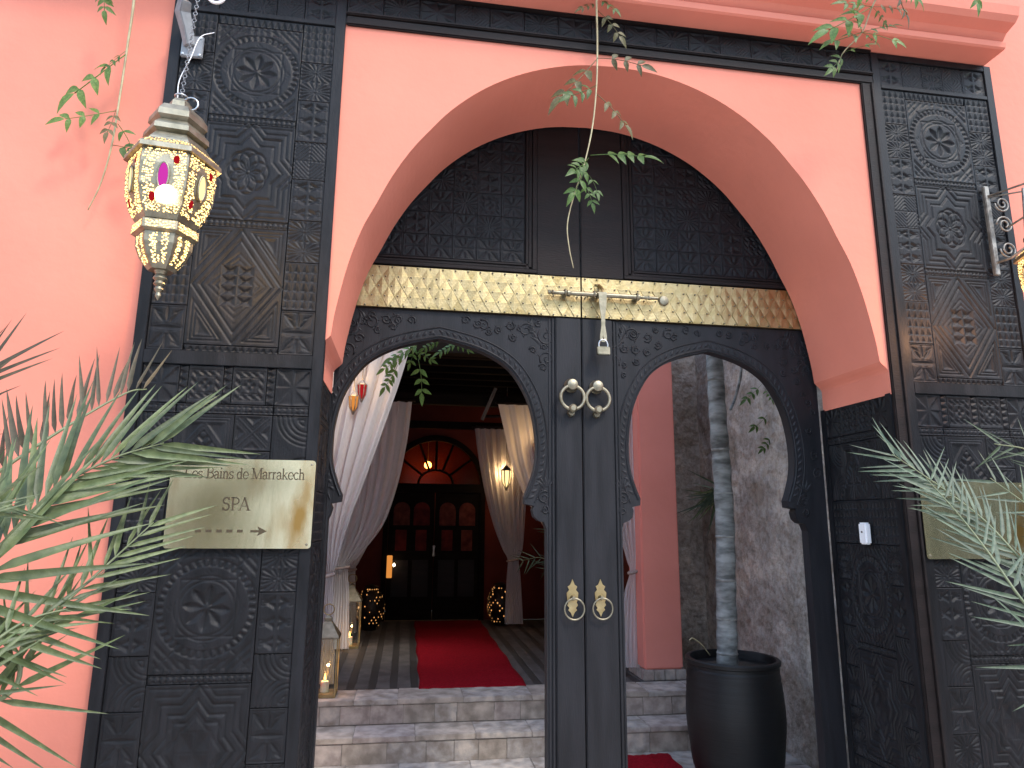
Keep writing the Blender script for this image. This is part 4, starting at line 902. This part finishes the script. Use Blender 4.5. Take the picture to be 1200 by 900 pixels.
row(stp, 'riser_stone', -1.0, 2.37, (.11, .26), YS1, YS1 + .05, .003, Z1 - .034, SM)
row(stp, 'tread_stone', -1.0, 2.37, (.24, .42), YS1 - .008, YS2 - .001, Z1 - .030, Z1, SM)
row(stp, 'riser_stone', -1.0, 2.37, (.12, .28), YS2, YS2 + .05, Z1 + .003, Z2 - .034, SM)
row(stp, 'tread_stone', -1.0, 2.37, (.26, .45), YS2 - .008, YS2 + .27, Z2 - .030, Z2, SM)
cf = single(MB().box(-1.0, 2.37, 3.03, YS1 - .001, .0008, .003), 'courtyard_floor', 'mortar', 'stone paved courtyard floor inside the doors', None, 'structure')
y = 3.04
while y < YS1 - .02:
    y2 = min(y + .32, YS1 - .004); row(cf, 'paving_stone', -1.0, 2.37, (.28, .42), y + .003, y2 - .003, .004, .012, SM, .0006); y = y2
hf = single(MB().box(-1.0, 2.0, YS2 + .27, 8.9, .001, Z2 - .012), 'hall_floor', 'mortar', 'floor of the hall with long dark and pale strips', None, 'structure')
x = -1.0; i = 0
while x < 2.0:
    w_ = .052 if i % 2 else .088
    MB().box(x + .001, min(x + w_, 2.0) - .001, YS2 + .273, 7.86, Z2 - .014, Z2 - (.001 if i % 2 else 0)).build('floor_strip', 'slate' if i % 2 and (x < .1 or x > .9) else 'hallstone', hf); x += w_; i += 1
c = MB(); xs = np.linspace(.125, .845, 25); ys = np.linspace(4.80, 7.82, 60)
vs = [(x + (.006 * math.sin(y * 9) if k in (0, 24) else 0), y + (random.uniform(-.012, .004) if j == 0 else 0), Z2 + .005 + .002 * math.sin(x * 11 + y * 5) + .001 * math.sin(y * 23)) for j, y in enumerate(ys) for k, x in enumerate(xs)]
n1 = len(xs); fs = [(j * n1 + k, j * n1 + k + 1, (j + 1) * n1 + k + 1, (j + 1) * n1 + k) for j in range(len(ys) - 1) for k in range(n1 - 1)]
nv = len(vs); vs2 = [(a, b_, Z2 + .0008) for a, b_, z in vs]; bd = [k for k in range(n1)] + [j * n1 + n1 - 1 for j in range(1, len(ys))] + [(len(ys) - 1) * n1 + k for k in range(n1 - 2, -1, -1)] + [j * n1 for j in range(len(ys) - 2, 0, -1)]
c.add(vs + vs2, fs + [(bd[i], bd[(i + 1) % len(bd)], bd[(i + 1) % len(bd)] + nv, bd[i] + nv) for i in range(len(bd))])
single(c, 'carpet_runner', 'carpet', 'long red carpet runner leading to the hall door', 'carpet', smooth=2)
c = MB(); pts = []
for i in range(33): pts.append((.98 + i * .02, 4.26 + random.uniform(-.02, .008)))
for i in range(9): pts.append((1.62 + random.uniform(-.012, .012), 4.22 - i * .06))
pts += [(1.60, 3.70), (.98, 3.72)]
single(MB().prism(pts, .0135, .021, 'Z'), 'door_mat', 'carpet', 'ragged edged red mat at the foot of the steps', 'mat')
# pillars
def pillar(x0, x1, y0, y1, label):
    t = empty('pillar', ((x0 + x1) / 2, (y0 + y1) / 2, Z2), label, 'pillar')
    MB().box(x0, x1, y0, y1, Z2 + .070, 3.05).build('shaft', 'litpink', t, bevel=.012)
    for (a, b_, c_, d_) in ((x0 - .015, x1 + .015, y0 - .015, y0 + .05), (x0 - .015, x0 + .04, y0 + .052, y1 + .015), (x1 - .04, x1 + .015, y0 + .052, y1 + .015)):
        if b_ - a > .2:
            k = 4
            for i in range(k): MB().box(a + (b_ - a) * i / k + .002, a + (b_ - a) * (i + 1) / k - .002, c_ + random.uniform(-.003, .003), d_, Z2 + .001, Z2 + .069).build('base_stone', random.choice(SM), t, bevel=.004)
        else: MB().box(a, b_, c_, d_, Z2 + .001, Z2 + .069).build('base_stone', 'stone', t, bevel=.004)
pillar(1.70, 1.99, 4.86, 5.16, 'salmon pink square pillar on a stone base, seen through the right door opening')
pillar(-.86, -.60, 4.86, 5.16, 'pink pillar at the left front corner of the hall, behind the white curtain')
single(MB().box(1.93, 2.01, 5.165, 8.0, .302, 3.04), 'hall_wall', 'dimpink', 'dark pink side wall of the hall behind the pillar', 'wall')
# back wall with arched doorway opening
dx0, dx1 = -.26, .89; dcx = (dx0 + dx1) / 2; dr_ = (dx1 - dx0) / 2 + .0
arch_o = [(dcx + dr_ * math.cos(a), 1.76 + .60 * math.sin(a)) for a in np.linspace(PI, 0, 25)]
single(MB().prism([(-1.0, Z2), (-1.0, 2.9), (2.0, 2.9), (2.0, Z2), (dx1, Z2)] + arch_o[::-1] + [(dx0, Z2)], 7.90, 8.0), 'back_wall', 'dimpink', 'dark red pink wall at the far end of the hall', 'wall')
hd = empty('arched_door', (dcx, 7.95, Z2), 'dark wooden arched door with coloured panes at the end of the hall', 'door')
inn = [(dcx + (dr_ - .055) * math.cos(a), 1.76 + .535 * math.sin(a)) for a in np.linspace(PI, 0, 25)]
mb = MB()
for i in range(24):
    a, b_ = arch_o[i], arch_o[i + 1]; c_, d_ = inn[i], inn[i + 1]; mb.prism([a, b_, d_, c_], 7.86, 7.955)
mb.box(dx0, dx0 + .055, 7.86, 7.955, Z2 + .001, 1.76).box(dx1 - .055, dx1, 7.86, 7.955, Z2 + .001, 1.76).box(dx0 + .0551, dx1 - .0551, 7.862, 7.953, 1.70, 1.80); mb.build('frame', 'roofwood', hd)
MB().prism([(p_[0], p_[1]) for p_ in inn] , 7.928, 7.932).build('fanlight_pane', 'amberpane', hd)
mb = MB()
for a in (38, 68, 90, 112, 142): mb.tube([(dcx + .2 * math.cos(R_(a)), 7.915, 1.80 + .16 * math.sin(R_(a))), (dcx + (dr_ - .05) * math.cos(R_(a)), 7.915, 1.76 + .54 * math.sin(R_(a)))], .014, 4)
mb.tube([(dcx + .2 * math.cos(a), 7.915, 1.80 + .16 * math.sin(a)) for a in np.linspace(0, PI, 13)], .013, 4); mb.build('fanlight_bars', 'roofwood', hd)
for k, (a, b_) in enumerate(((dx0 + .06, dcx - .004), (dcx + .004, dx1 - .06))):
    leafd = MB().box(a, b_, 7.905, 7.945, Z2 + .004, 1.698).build('panel_leaf', 'roofwood', hd)
    w2 = (b_ - a)
    for (u0, u1) in ((.10, .46), (.54, .90)):
        xa_, xb_ = a + w2 * u0, a + w2 * u1; xm = (xa_ + xb_) / 2
        pt = [(xa_, 1.33), (xa_, 1.50)] + [(xm + (xb_ - xm) * math.cos(t_), 1.50 + .09 * math.sin(t_)) for t_ in np.linspace(PI, 0, 9)] + [(xb_, 1.33)]
        MB().prism(pt, 7.899, 7.904).build('pane', random.choice(['redpane', 'palepane', 'palepane']), leafd)
        MB().box(xa_ + .03, xb_ - .03, 7.899, 7.904, 1.05, 1.28).build('pane', random.choice(['redpane', 'palepane']), leafd)
        MB().box(xa_, xb_, 7.897, 7.904, .55, .95).build('raised_panel', 'darkwood', leafd, bevel=.005)
MB().lathe([(.012, -.06), (.016, -.05), (.010, 0), (.016, .05), (.012, .06)], (.315, 7.88, 1.05), 10).build('handle', 'chrome', hd, smooth=True)
# vestibule behind the door
single(MB().box(-.6, 1.2, 8.74, 8.80, .3, 2.9).box(-.66, -.6, 8.0, 8.80, .3, 2.9).box(1.2, 1.26, 8.0, 8.80, .3, 2.9).box(-.66, 1.26, 8.0, 8.80, 2.9, 2.96), 'vestibule_walls', 'dimpink', 'warm lit room seen through the fanlight', 'wall')
def hall_lamp(c, s, label, e, glow='amber', red=False):
    c = Vector(c); t = empty('hall_lantern', c, label, 'lantern', 'small lit lanterns hanging in the hall')
    MB().lathe([(.02 * s, .5 * s), (.08 * s, .44 * s), (.16 * s, .36 * s), (.17 * s, .33 * s)], c, 6).build('cap', 'rust', t)
    MB().lathe([(.155 * s, .33 * s), (.12 * s, -.02 * s), (.05 * s, -.16 * s)], c, 6).build('shade', 'redglass' if red else glow, t)
    mb = MB()
    for k in range(6):
        a = k * PI / 3; mb.tube([c + Vector((math.cos(a) * r * s, math.sin(a) * r * s, z * s)) for r, z in ((.165, .34), (.13, -.02), (.055, -.17), (.01, -.28))], .014 * s + .001, 4)
    mb.build('ribs', 'rust', t)
    MB().tube([c + Vector((0, 0, .5 * s)), Vector((c.x, c.y, min(2.85, c.z + 1.2)))], .004, 5).build('chain', 'rust', t)
    if e:
        l_ = bpy.data.lights.new('lamp', 'POINT'); l_.energy = e; l_.color = (1, .58, .25); l_.shadow_soft_size = .05
        o = bpy.data.objects.new('lamp', l_); col.objects.link(o); o.parent = t; o.location = (0, (.16 if glow == 'amber' and not red else -.24 * s - .05), .1)
    return t
hall_lamp((1.03, 7.15, 1.80), .34, 'bright amber lantern glowing through the far right curtain', 2.4, 'bulb' if False else 'amber')
hall_lamp((1.15, 6.0, 2.00), .24, 'red glass lantern beside the right edge of the left door opening', 1.2, red=True)
hall_lamp(A(414, 476, 4.55), .20, 'small amber lantern at the left edge of the door opening', .5, 'dimamber')
hall_lamp(A(424, 462, 4.75), .20, 'red glass lantern in front of the white curtain', .3, red=True)
g = empty('globe_lamp', (.235, 8.5, 2.04), 'glowing round lamp seen through the fanlight', 'lamp')
MB().lathe([(.001, -.045)] + [(.045 * math.cos(a), .045 * math.sin(a)) for a in np.linspace(-1.4, 1.4, 9)] + [(.001, .045)], (.235, 8.5, 2.06), 16).build('globe', 'bulb', g, smooth=2)
MB().tube([(.235, 8.5, 2.105), (.235, 8.5, 2.9)], .006, 6).build('rod', 'rust', g)
gl = bpy.data.lights.new('lamp', 'POINT'); gl.energy = .7; gl.color = (1, .5, .18); gl.shadow_soft_size = .04
go = bpy.data.objects.new('lamp', gl); col.objects.link(go); go.parent = g; go.location = (.0, -.1, -.05)
s_ = empty('wall_candle', (-.16, 7.84, .84), 'small lit candle lamp low at the left of the hall door', 'lamp')
MB().box(-.20, -.14, 7.82, 7.86, .76, 1.0).build('glass_body', 'dimamber', s_, bevel=.004); MB().lathe([(.001, -.02), (.016, 0), (.001, .02)], (-.12, 7.81, .90), 10).build('flame', 'bulb', s_)
# roof of the hall
rf = single(MB().box(-1.0, 2.0, 4.87, 8.0, 2.92, 3.0), 'hall_ceiling', 'roofwood', 'dark timber ceiling over the hall', None, 'structure')
hb = single(MB().box(-1.0, 1.699, 4.90, 5.02, 2.62, 2.919), 'header_beam', 'roofwood', 'dark wooden beam across the front of the hall', 'beam')
for k in range(9):
    y = 5.25 + k * .31
    t = single(MB().box(-1.0, 1.93, y, y + .07, 2.82, 2.917), 'ceiling_joist', 'roofwood', 'dark ceiling joist spanning the hall, %s from the front' % ('first second third fourth fifth sixth seventh eighth ninth'.split()[k]), 'joist', group='ceiling joists across the hall')
single(MB().box(-1.0, 1.93, 6.22, 6.30, 2.45, 2.55), 'curtain_beam', 'roofwood', 'dark beam in mid hall carrying the second pair of curtains', 'beam')
single(MB().box(-1.0, 1.93, 7.40, 7.47, 2.38, 2.46), 'curtain_beam', 'roofwood', 'dark beam before the hall door carrying the last curtain', 'beam')
lb = empty('roof_brace', (.75, 5.5, 2.15), 'pale slanting timber brace under the hall roof', 'brace')
for k, (a, b_) in enumerate((((565, 492), (581, 455)), ((571, 476), (640, 470)), ((566, 488), (640, 487)), ((558, 500), (640, 502)))):
    MB().tube([A(*a, 5.5 if k == 0 else 6.3 + .08 * k), A(*b_, 5.5 if k == 0 else 6.3 + .08 * k)], .014, 4).build('batten', 'hallstone' if k == 0 else 'darkwood', lb)

# curtains
def curtain(label, Y, rows, folds, amp=.035, tie=None, seed=0, mat='voile'):
    "rows: list of (z, x0, x1) from top to hem"
    rd = random.Random(seed); ph = [rd.uniform(0, 6) for _ in range(4)]; NU, NV = 90, 70; R = catmull([Vector((a, b_, c_)) for a, b_, c_ in rows], 12); vs = []
    zc = []
    for j in range(NV + 1):
        p_ = R[min(int(j / NV * (len(R) - 1)), len(R) - 1)]; wd = abs(p_.z - p_.y); am = amp * min(1, wd / .12) * (.6 + .4 * math.sin(j * .05 + ph[3]))
        for i in range(NU + 1):
            s = i / NU; x = p_.y + (p_.z - p_.y) * (s + .35 * math.sin(2 * PI * folds * s + ph[0]) / (2 * PI * folds)); f_ = math.sin(2 * PI * folds * s + ph[0] + .5 * math.sin(j * .06 + ph[1])) * .7 + .3 * math.sin(2 * PI * folds * 2.3 * s + ph[2] + j * .02)
            vs.append((x, Y + am * f_, p_.x))
    n_ = NU + 1; fs = [(j * n_ + i, j * n_ + i + 1, (j + 1) * n_ + i + 1, (j + 1) * n_ + i) for j in range(NV) for i in range(NU)]
    t = empty('curtain', ((rows[-1][1] + rows[-1][2]) / 2, Y, rows[-1][0]), label, 'curtain')
    MB().add(vs, fs).build('cloth', mat, t, smooth=2)
    if tie:
        z, x0, x1 = tie; cx_ = (x0 + x1) / 2; rx = (x1 - x0) / 2 + .006
        MB().tube([(cx_ + rx * math.cos(a), Y + .045 * math.sin(a), z + .012 * math.cos(a)) for a in np.linspace(0, 2 * PI, 20)], .011, 6, False).build('tieback', 'stone2', t, smooth=2)
    z = rows[0][0]
    MB().tube([(rows[0][1] - .03, Y, z + .012), (rows[0][2] + .03, Y, z + .012)], .010, 8).build('rod', 'darkwood', t, smooth=2)
    return t
curtain('large white voile curtain gathered to the left front pillar', 4.82, [(2.86, -.95, .02), (2.45, -.93, -.07), (2.1, -.90, -.17), (1.7, -.84, -.29), (1.35, -.72, -.40), (1.10, -.60, -.455), (1.02, -.555, -.475), (.85, -.575, -.465), (.6, -.59, -.44), (.34, -.60, -.43)], 9, .04, (1.02, -.555, -.475), 1)
curtain('second white voile curtain hanging in mid hall on the left', 6.16, [(2.45, -.80, .01), (2.1, -.74, -.02), (1.7, -.68, -.09), (1.35, -.66, -.2), (1.1, -.64, -.38), (.98, -.62, -.48), (.75, -.63, -.46), (.32, -.66, -.44)], 8, .04, (.98, -.62, -.48), 2)
curtain('thin grey voile curtain nearest the hall door on the left', 7.0, [(2.42, -.75, -.05), (1.9, -.70, -.12), (1.4, -.64, -.26), (1.0, -.60, -.44), (.9, -.58, -.48), (.6, -.6, -.46), (.32, -.62, -.44)], 6, .04, (.9, -.58, -.48), 3)
curtain('far white voile curtain glowing in front of the amber lantern', 7.33, [(2.38, .70, 1.32), (2.1, .74, 1.31), (1.7, .82, 1.28), (1.35, .92, 1.26), (1.1, 1.02, 1.24), (.98, 1.08, 1.20), (.8, 1.07, 1.22), (.33, 1.05, 1.25)], 8, .035, (.98, 1.08, 1.20), 4)
curtain('white voile curtain of mid hall swept to the right', 6.12, [(2.45, .80, 1.75), (2.2, .86, 1.75), (1.9, .93, 1.72), (1.6, 1.06, 1.68), (1.35, 1.22, 1.62), (1.15, 1.36, 1.56), (1.0, 1.44, 1.54), (.7, 1.42, 1.56), (.33, 1.40, 1.60)], 8, .04, (1.0, 1.44, 1.54), 5)
curtain('bluish white curtain tied to the left side of the pink pillar', 5.0, [(2.86, 1.50, 1.75), (2.3, 1.50, 1.745), (1.8, 1.53, 1.74), (1.4, 1.56, 1.735), (1.12, 1.63, 1.72), (1.03, 1.655, 1.71), (.85, 1.60, 1.715), (.6, 1.57, 1.715), (.36, 1.56, 1.715)], 5, .03, (1.03, 1.655, 1.71), 6)

# candle lanterns on the step
def candle_lantern(c, w_, h_, label):
    x, y, z = c; t = empty('candle_lantern', c, label, 'lantern', 'brass and glass candle lanterns on the hall floor'); a = w_ / 2; hb_ = h_ * .62
    MB().box(x - a, x + a, y - a, y + a, z + .001, z + .022).build('base', 'brass', t, bevel=.002)
    mb = MB()
    for sx in (-1, 1):
        for sy in (-1, 1): mb.box(x + sx * a - sx * .008 if sx > 0 else x - a, x + a if sx > 0 else x - a + .008, y + a - .008 if sy > 0 else y - a, y + a if sy > 0 else y - a + .008, z + .0221, z + hb_)
    mb.build('posts', 'brass', t)
    for sx in (-1, 1): MB().box(x + sx * (a - .004) - .001, x + sx * (a - .004) + .001, y - a + .009, y + a - .009, z + .023, z + hb_ - .002).build('glass_pane', 'glass', t)
    for sy in (-1, 1): MB().box(x - a + .009, x + a - .009, y + sy * (a - .004) - .001, y + sy * (a - .004) + .001, z + .023, z + hb_ - .002).build('glass_pane', 'glass', t)
    MB().lathe([(a * 1.52, z + hb_ + .001), (a * 1.50, z + hb_ + .012), (a * .45, z + h_ * .80), (a * .42, z + h_ * .84), (.001, z + h_ * .87)], (x, y, 0), 4, rot0=PI / 4).build('roof', 'oldbrass', t)
    MB().torus((x, y, z + h_ * .93), h_ * .06, .0035, 'Y', 18, 6).build('ring', 'brass', t, smooth=2)
    MB().lathe([(.026, z + .0225), (.026, z + .085), (.022, z + .088), (.002, z + .086)], (x, y, 0), 16).build('candle', 'wax', t, smooth=True)
    MB().lathe([(.001, z + .088), (.008, z + .098), (.006, z + .115), (.001, z + .135)], (x, y, 0), 10).build('flame', 'flame', t, smooth=2)
    l_ = bpy.data.lights.new('flame_light', 'POINT'); l_.energy = .2; l_.color = (1, .5, .2); l_.shadow_soft_size = .01
    o = bpy.data.objects.new('flame_light', l_); col.objects.link(o); o.parent = t; o.location = (0, -.02, .15)
candle_lantern((-.475, 4.70, Z2), .15, .56, 'nearer brass candle lantern on the top step at the left')
candle_lantern((-.455, 6.35, Z2), .17, .62, 'farther brass candle lantern on the hall floor at the left')
def egg_lantern(x, y, label):
    t = empty('filigree_lantern', (x, y, Z2), label, 'lantern', 'dark pierced egg shaped floor lanterns'); pr_ = [(.07, .001), (.085, .03), (.13, .12), (.145, .2), (.135, .28), (.10, .36), (.06, .40), (.075, .42), (.02, .44)]
    MB().lathe([(a, Z2 + b_) for a, b_ in pr_], (x, y, 0), 20).build('shell', 'dots', t, smooth=True)
    m = MB(); pr2 = catmull([Vector((a, b_, 0)) for a, b_ in pr_[1:7]], 6)
    for j in range(1, len(pr2) - 1, 2):
        r, z = pr2[j].x + .001, pr2[j].y
        for k in range(18):
            if random.random() < .62: continue
            a = 2 * PI * (k + (j // 2 % 2) * .5) / 18; c_ = Vector((x + r * math.cos(a), y + r * math.sin(a), Z2 + z)); u = Vector((-math.sin(a), math.cos(a), 0)); q_ = .008 * random.uniform(.5, 1.2)
            m.add([c_ + u * q_, c_ + Vector((0, 0, q_ * 1.3)), c_ - u * q_, c_ - Vector((0, 0, q_ * 1.3))], [(0, 1, 2, 3)])
    m.build('pierced_holes', 'glow2', t, kind='stuff')
egg_lantern(-.33, 7.3, 'dark pierced floor lantern glowing to the left of the hall door'); egg_lantern(1.03, 7.5, 'dark pierced floor lantern glowing to the right of the hall door')
# dark plant in the hall
dp = empty('potted_plant', (1.42, 5.75, Z2), 'dark leafy plant in a black pot at the right side of the hall', 'plant')
MB().lathe([(.12, .001), (.20, .15), (.23, .38), (.21, .42), (.19, .40), (.02, .385)], (1.42, 5.75, Z2), 20).build('pot', 'pot', dp, smooth=True)
cc = Vector((1.42, 5.75, Z2 + .4))
for k in range(9):
    a = 2 * PI * k / 9 + .3; r = random.uniform(.3, .5); e = cc + Vector((math.cos(a) * r, math.sin(a) * r * .5, random.uniform(.3, .75))); m_ = cc.lerp(e, .5) + Vector((0, 0, .18))
    frond(dp, [cc, m_, e], 9, .16, 'darkleaf', (60, 35), start=.3, r0=.005)

# ------------------------------------------------------------------ tree in black pot
pc = A(858, 770, 3.78); px_ = pc.x + .0; py_ = 3.78; zr = pc.z
pt = empty('plant_pot', (px_, py_, .012), 'tall black ribbed clay pot in the courtyard', 'pot')
rim = .262
prof = [(.10, .0125), (.19, .02), (.235, .10), (.252, .22), (.264, .34), (.260, .46), (.246, zr - .045), (.245, zr - .03), (.255, zr - .024), (.257, zr - .006), (.250, zr), (.232, zr), (.228, zr - .015), (.226, zr - .06)]
pr3 = []
for i in range(len(prof)): pr3.append(prof[i])
fine = catmull([Vector((a, b_, 0)) for a, b_ in prof[:7]], 10)
fine = [(p_.x + .0016 * math.sin(p_.y * 260), p_.y) for p_ in fine]
MB().lathe(fine, (px_, py_, 0), 48).build('pot_body', 'pot', pt, smooth=2)
MB().lathe(prof[6:], (px_, py_, 0), 48, cap=False).build('rim', 'pot', pt, smooth=True)
MB().lathe([(.2275, zr - .07), (.2275, zr - .05), (.10, zr - .042), (.01, zr - .04)], (px_, py_, 0), 32).build('soil', 'soil', pt, smooth=2)
tr = empty('potted_palm', (px_, py_, zr - .05), 'slender tree with a pale ringed trunk growing in the black pot', 'tree')
tp = [A(852, 772, 3.78), A(851, 700, 3.78), A(849, 600, 3.78), A(842, 500, 3.78), A(837, 420, 3.78), A(828, 300, 3.78), A(818, 150, 3.78)]
tp[0].z = zr - .06
tc = catmull(tp, 14)
MB().tube(tc, [.058 - .014 * i / len(tc) + .0025 * math.sin(i * 1.3) for i in range(len(tc))], 16).build('trunk', 'bark', tr, smooth=2)
for i in range(3, len(tc) - 2, 7):
    d_ = (tc[i + 1] - tc[i - 1]).normalized(); r = .058 - .014 * i / len(tc) + .0035
    MB().tube([tc[i] - d_ * .006, tc[i] - d_ * .003, tc[i] + d_ * .004, tc[i] + d_ * .007], [r - .004, r - .0015, r - .0015, r - .004], 16).build('leaf_scar', 'barkring', tr, smooth=2)
for k in range(8):
    a = 2 * PI * k / 8 + .2; e = tc[-1] + Vector((math.cos(a) * .75, math.sin(a) * .45, .25)); m_ = tc[-1].lerp(e, .5) + Vector((0, 0, .3))
    frond(tr, [tc[-1], m_, e], 16, .3, 'palm', (60, 35), start=.2)
MB().tube(catmull([A(870, 400, 3.83), A(868, 440, 3.85), A(861, 468, 3.86), A(856, 480, 3.82)], 6), .008, 6).build('side_stem', 'bark', tr, smooth=2)
MB().tube(catmull([A(832, 768, 3.80), A(822, 755, 3.72), A(812, 748, 3.66), A(808, 750, 3.62)], 6), .003, 5).build('dry_stalk', 'vinestem', tr, smooth=2)
gp = empty('grassy_plant', (2.12, 5.0, 1.15), 'spiky grass like leaves drooping behind the trunk', 'plant')
base = A(838, 578, 4.6)
for k in range(26):
    a = R_(random.uniform(95, 255)); L_ = random.uniform(.16, .34); d_ = Vector((math.cos(a) * .75, random.uniform(-.3, .3), math.sin(a) * .5 - .35))
    link('leaflet', random.choice(LM['darkleaf' if k % 3 else 'palm']), gp, orient(base + Vector((random.uniform(-.05, .05), random.uniform(-.03, .03), random.uniform(-.05, .05))), d_, Vector((0, -1, .2)), L_))
MB().tube([(base.x + .02, 4.6, .012), (base.x + .01, 4.6, .7), tuple(base)], .012, 6).build('stem', 'bark', gp, smooth=2)
wv = vine('vine', 'green creeper leaves on the rough brown wall', [A(880, 400, 4.3), A(892, 440, 4.25), A(900, 480, 4.2), A(905, 520, 4.2)],
     [(A(890, 440, 4.25), A(915, 460, 4.15)), (A(893, 450, 4.2), A(870, 468, 4.2)), (A(898, 470, 4.2), A(912, 492, 4.15)), (A(900, 485, 4.2), A(882, 500, 4.15)), (A(897, 462, 4.2), A(922, 474, 4.1)), (A(892, 444, 4.2), A(880, 432, 4.2)), (A(904, 510, 4.2), A(892, 526, 4.15)), (A(895, 455, 4.2), A(905, 468, 4.1))], .003)
hv = vine('vine', 'green creeper leaves in front of the white curtain at the top of the door opening', [A(520, 330, 4.0), A(500, 380, 4.1), A(482, 410, 4.1), A(470, 425, 4.15)],
     [(A(500, 398, 4.1), A(452, 418, 4.1)), (A(485, 412, 4.1), A(507, 424, 4.05)), (A(478, 412, 4.1), A(445, 432, 4.1)), (A(540, 400, 4.0), A(510, 412, 4.0)), (A(530, 404, 4.0), A(552, 412, 4.0)), (A(490, 420, 4.1), A(492, 466, 4.1)), (A(487, 400, 4.1), A(478, 428, 4.1)), (A(468, 424, 4.1), A(446, 456, 4.1)), (A(520, 395, 4.1), A(493, 408, 4.1))], .003)
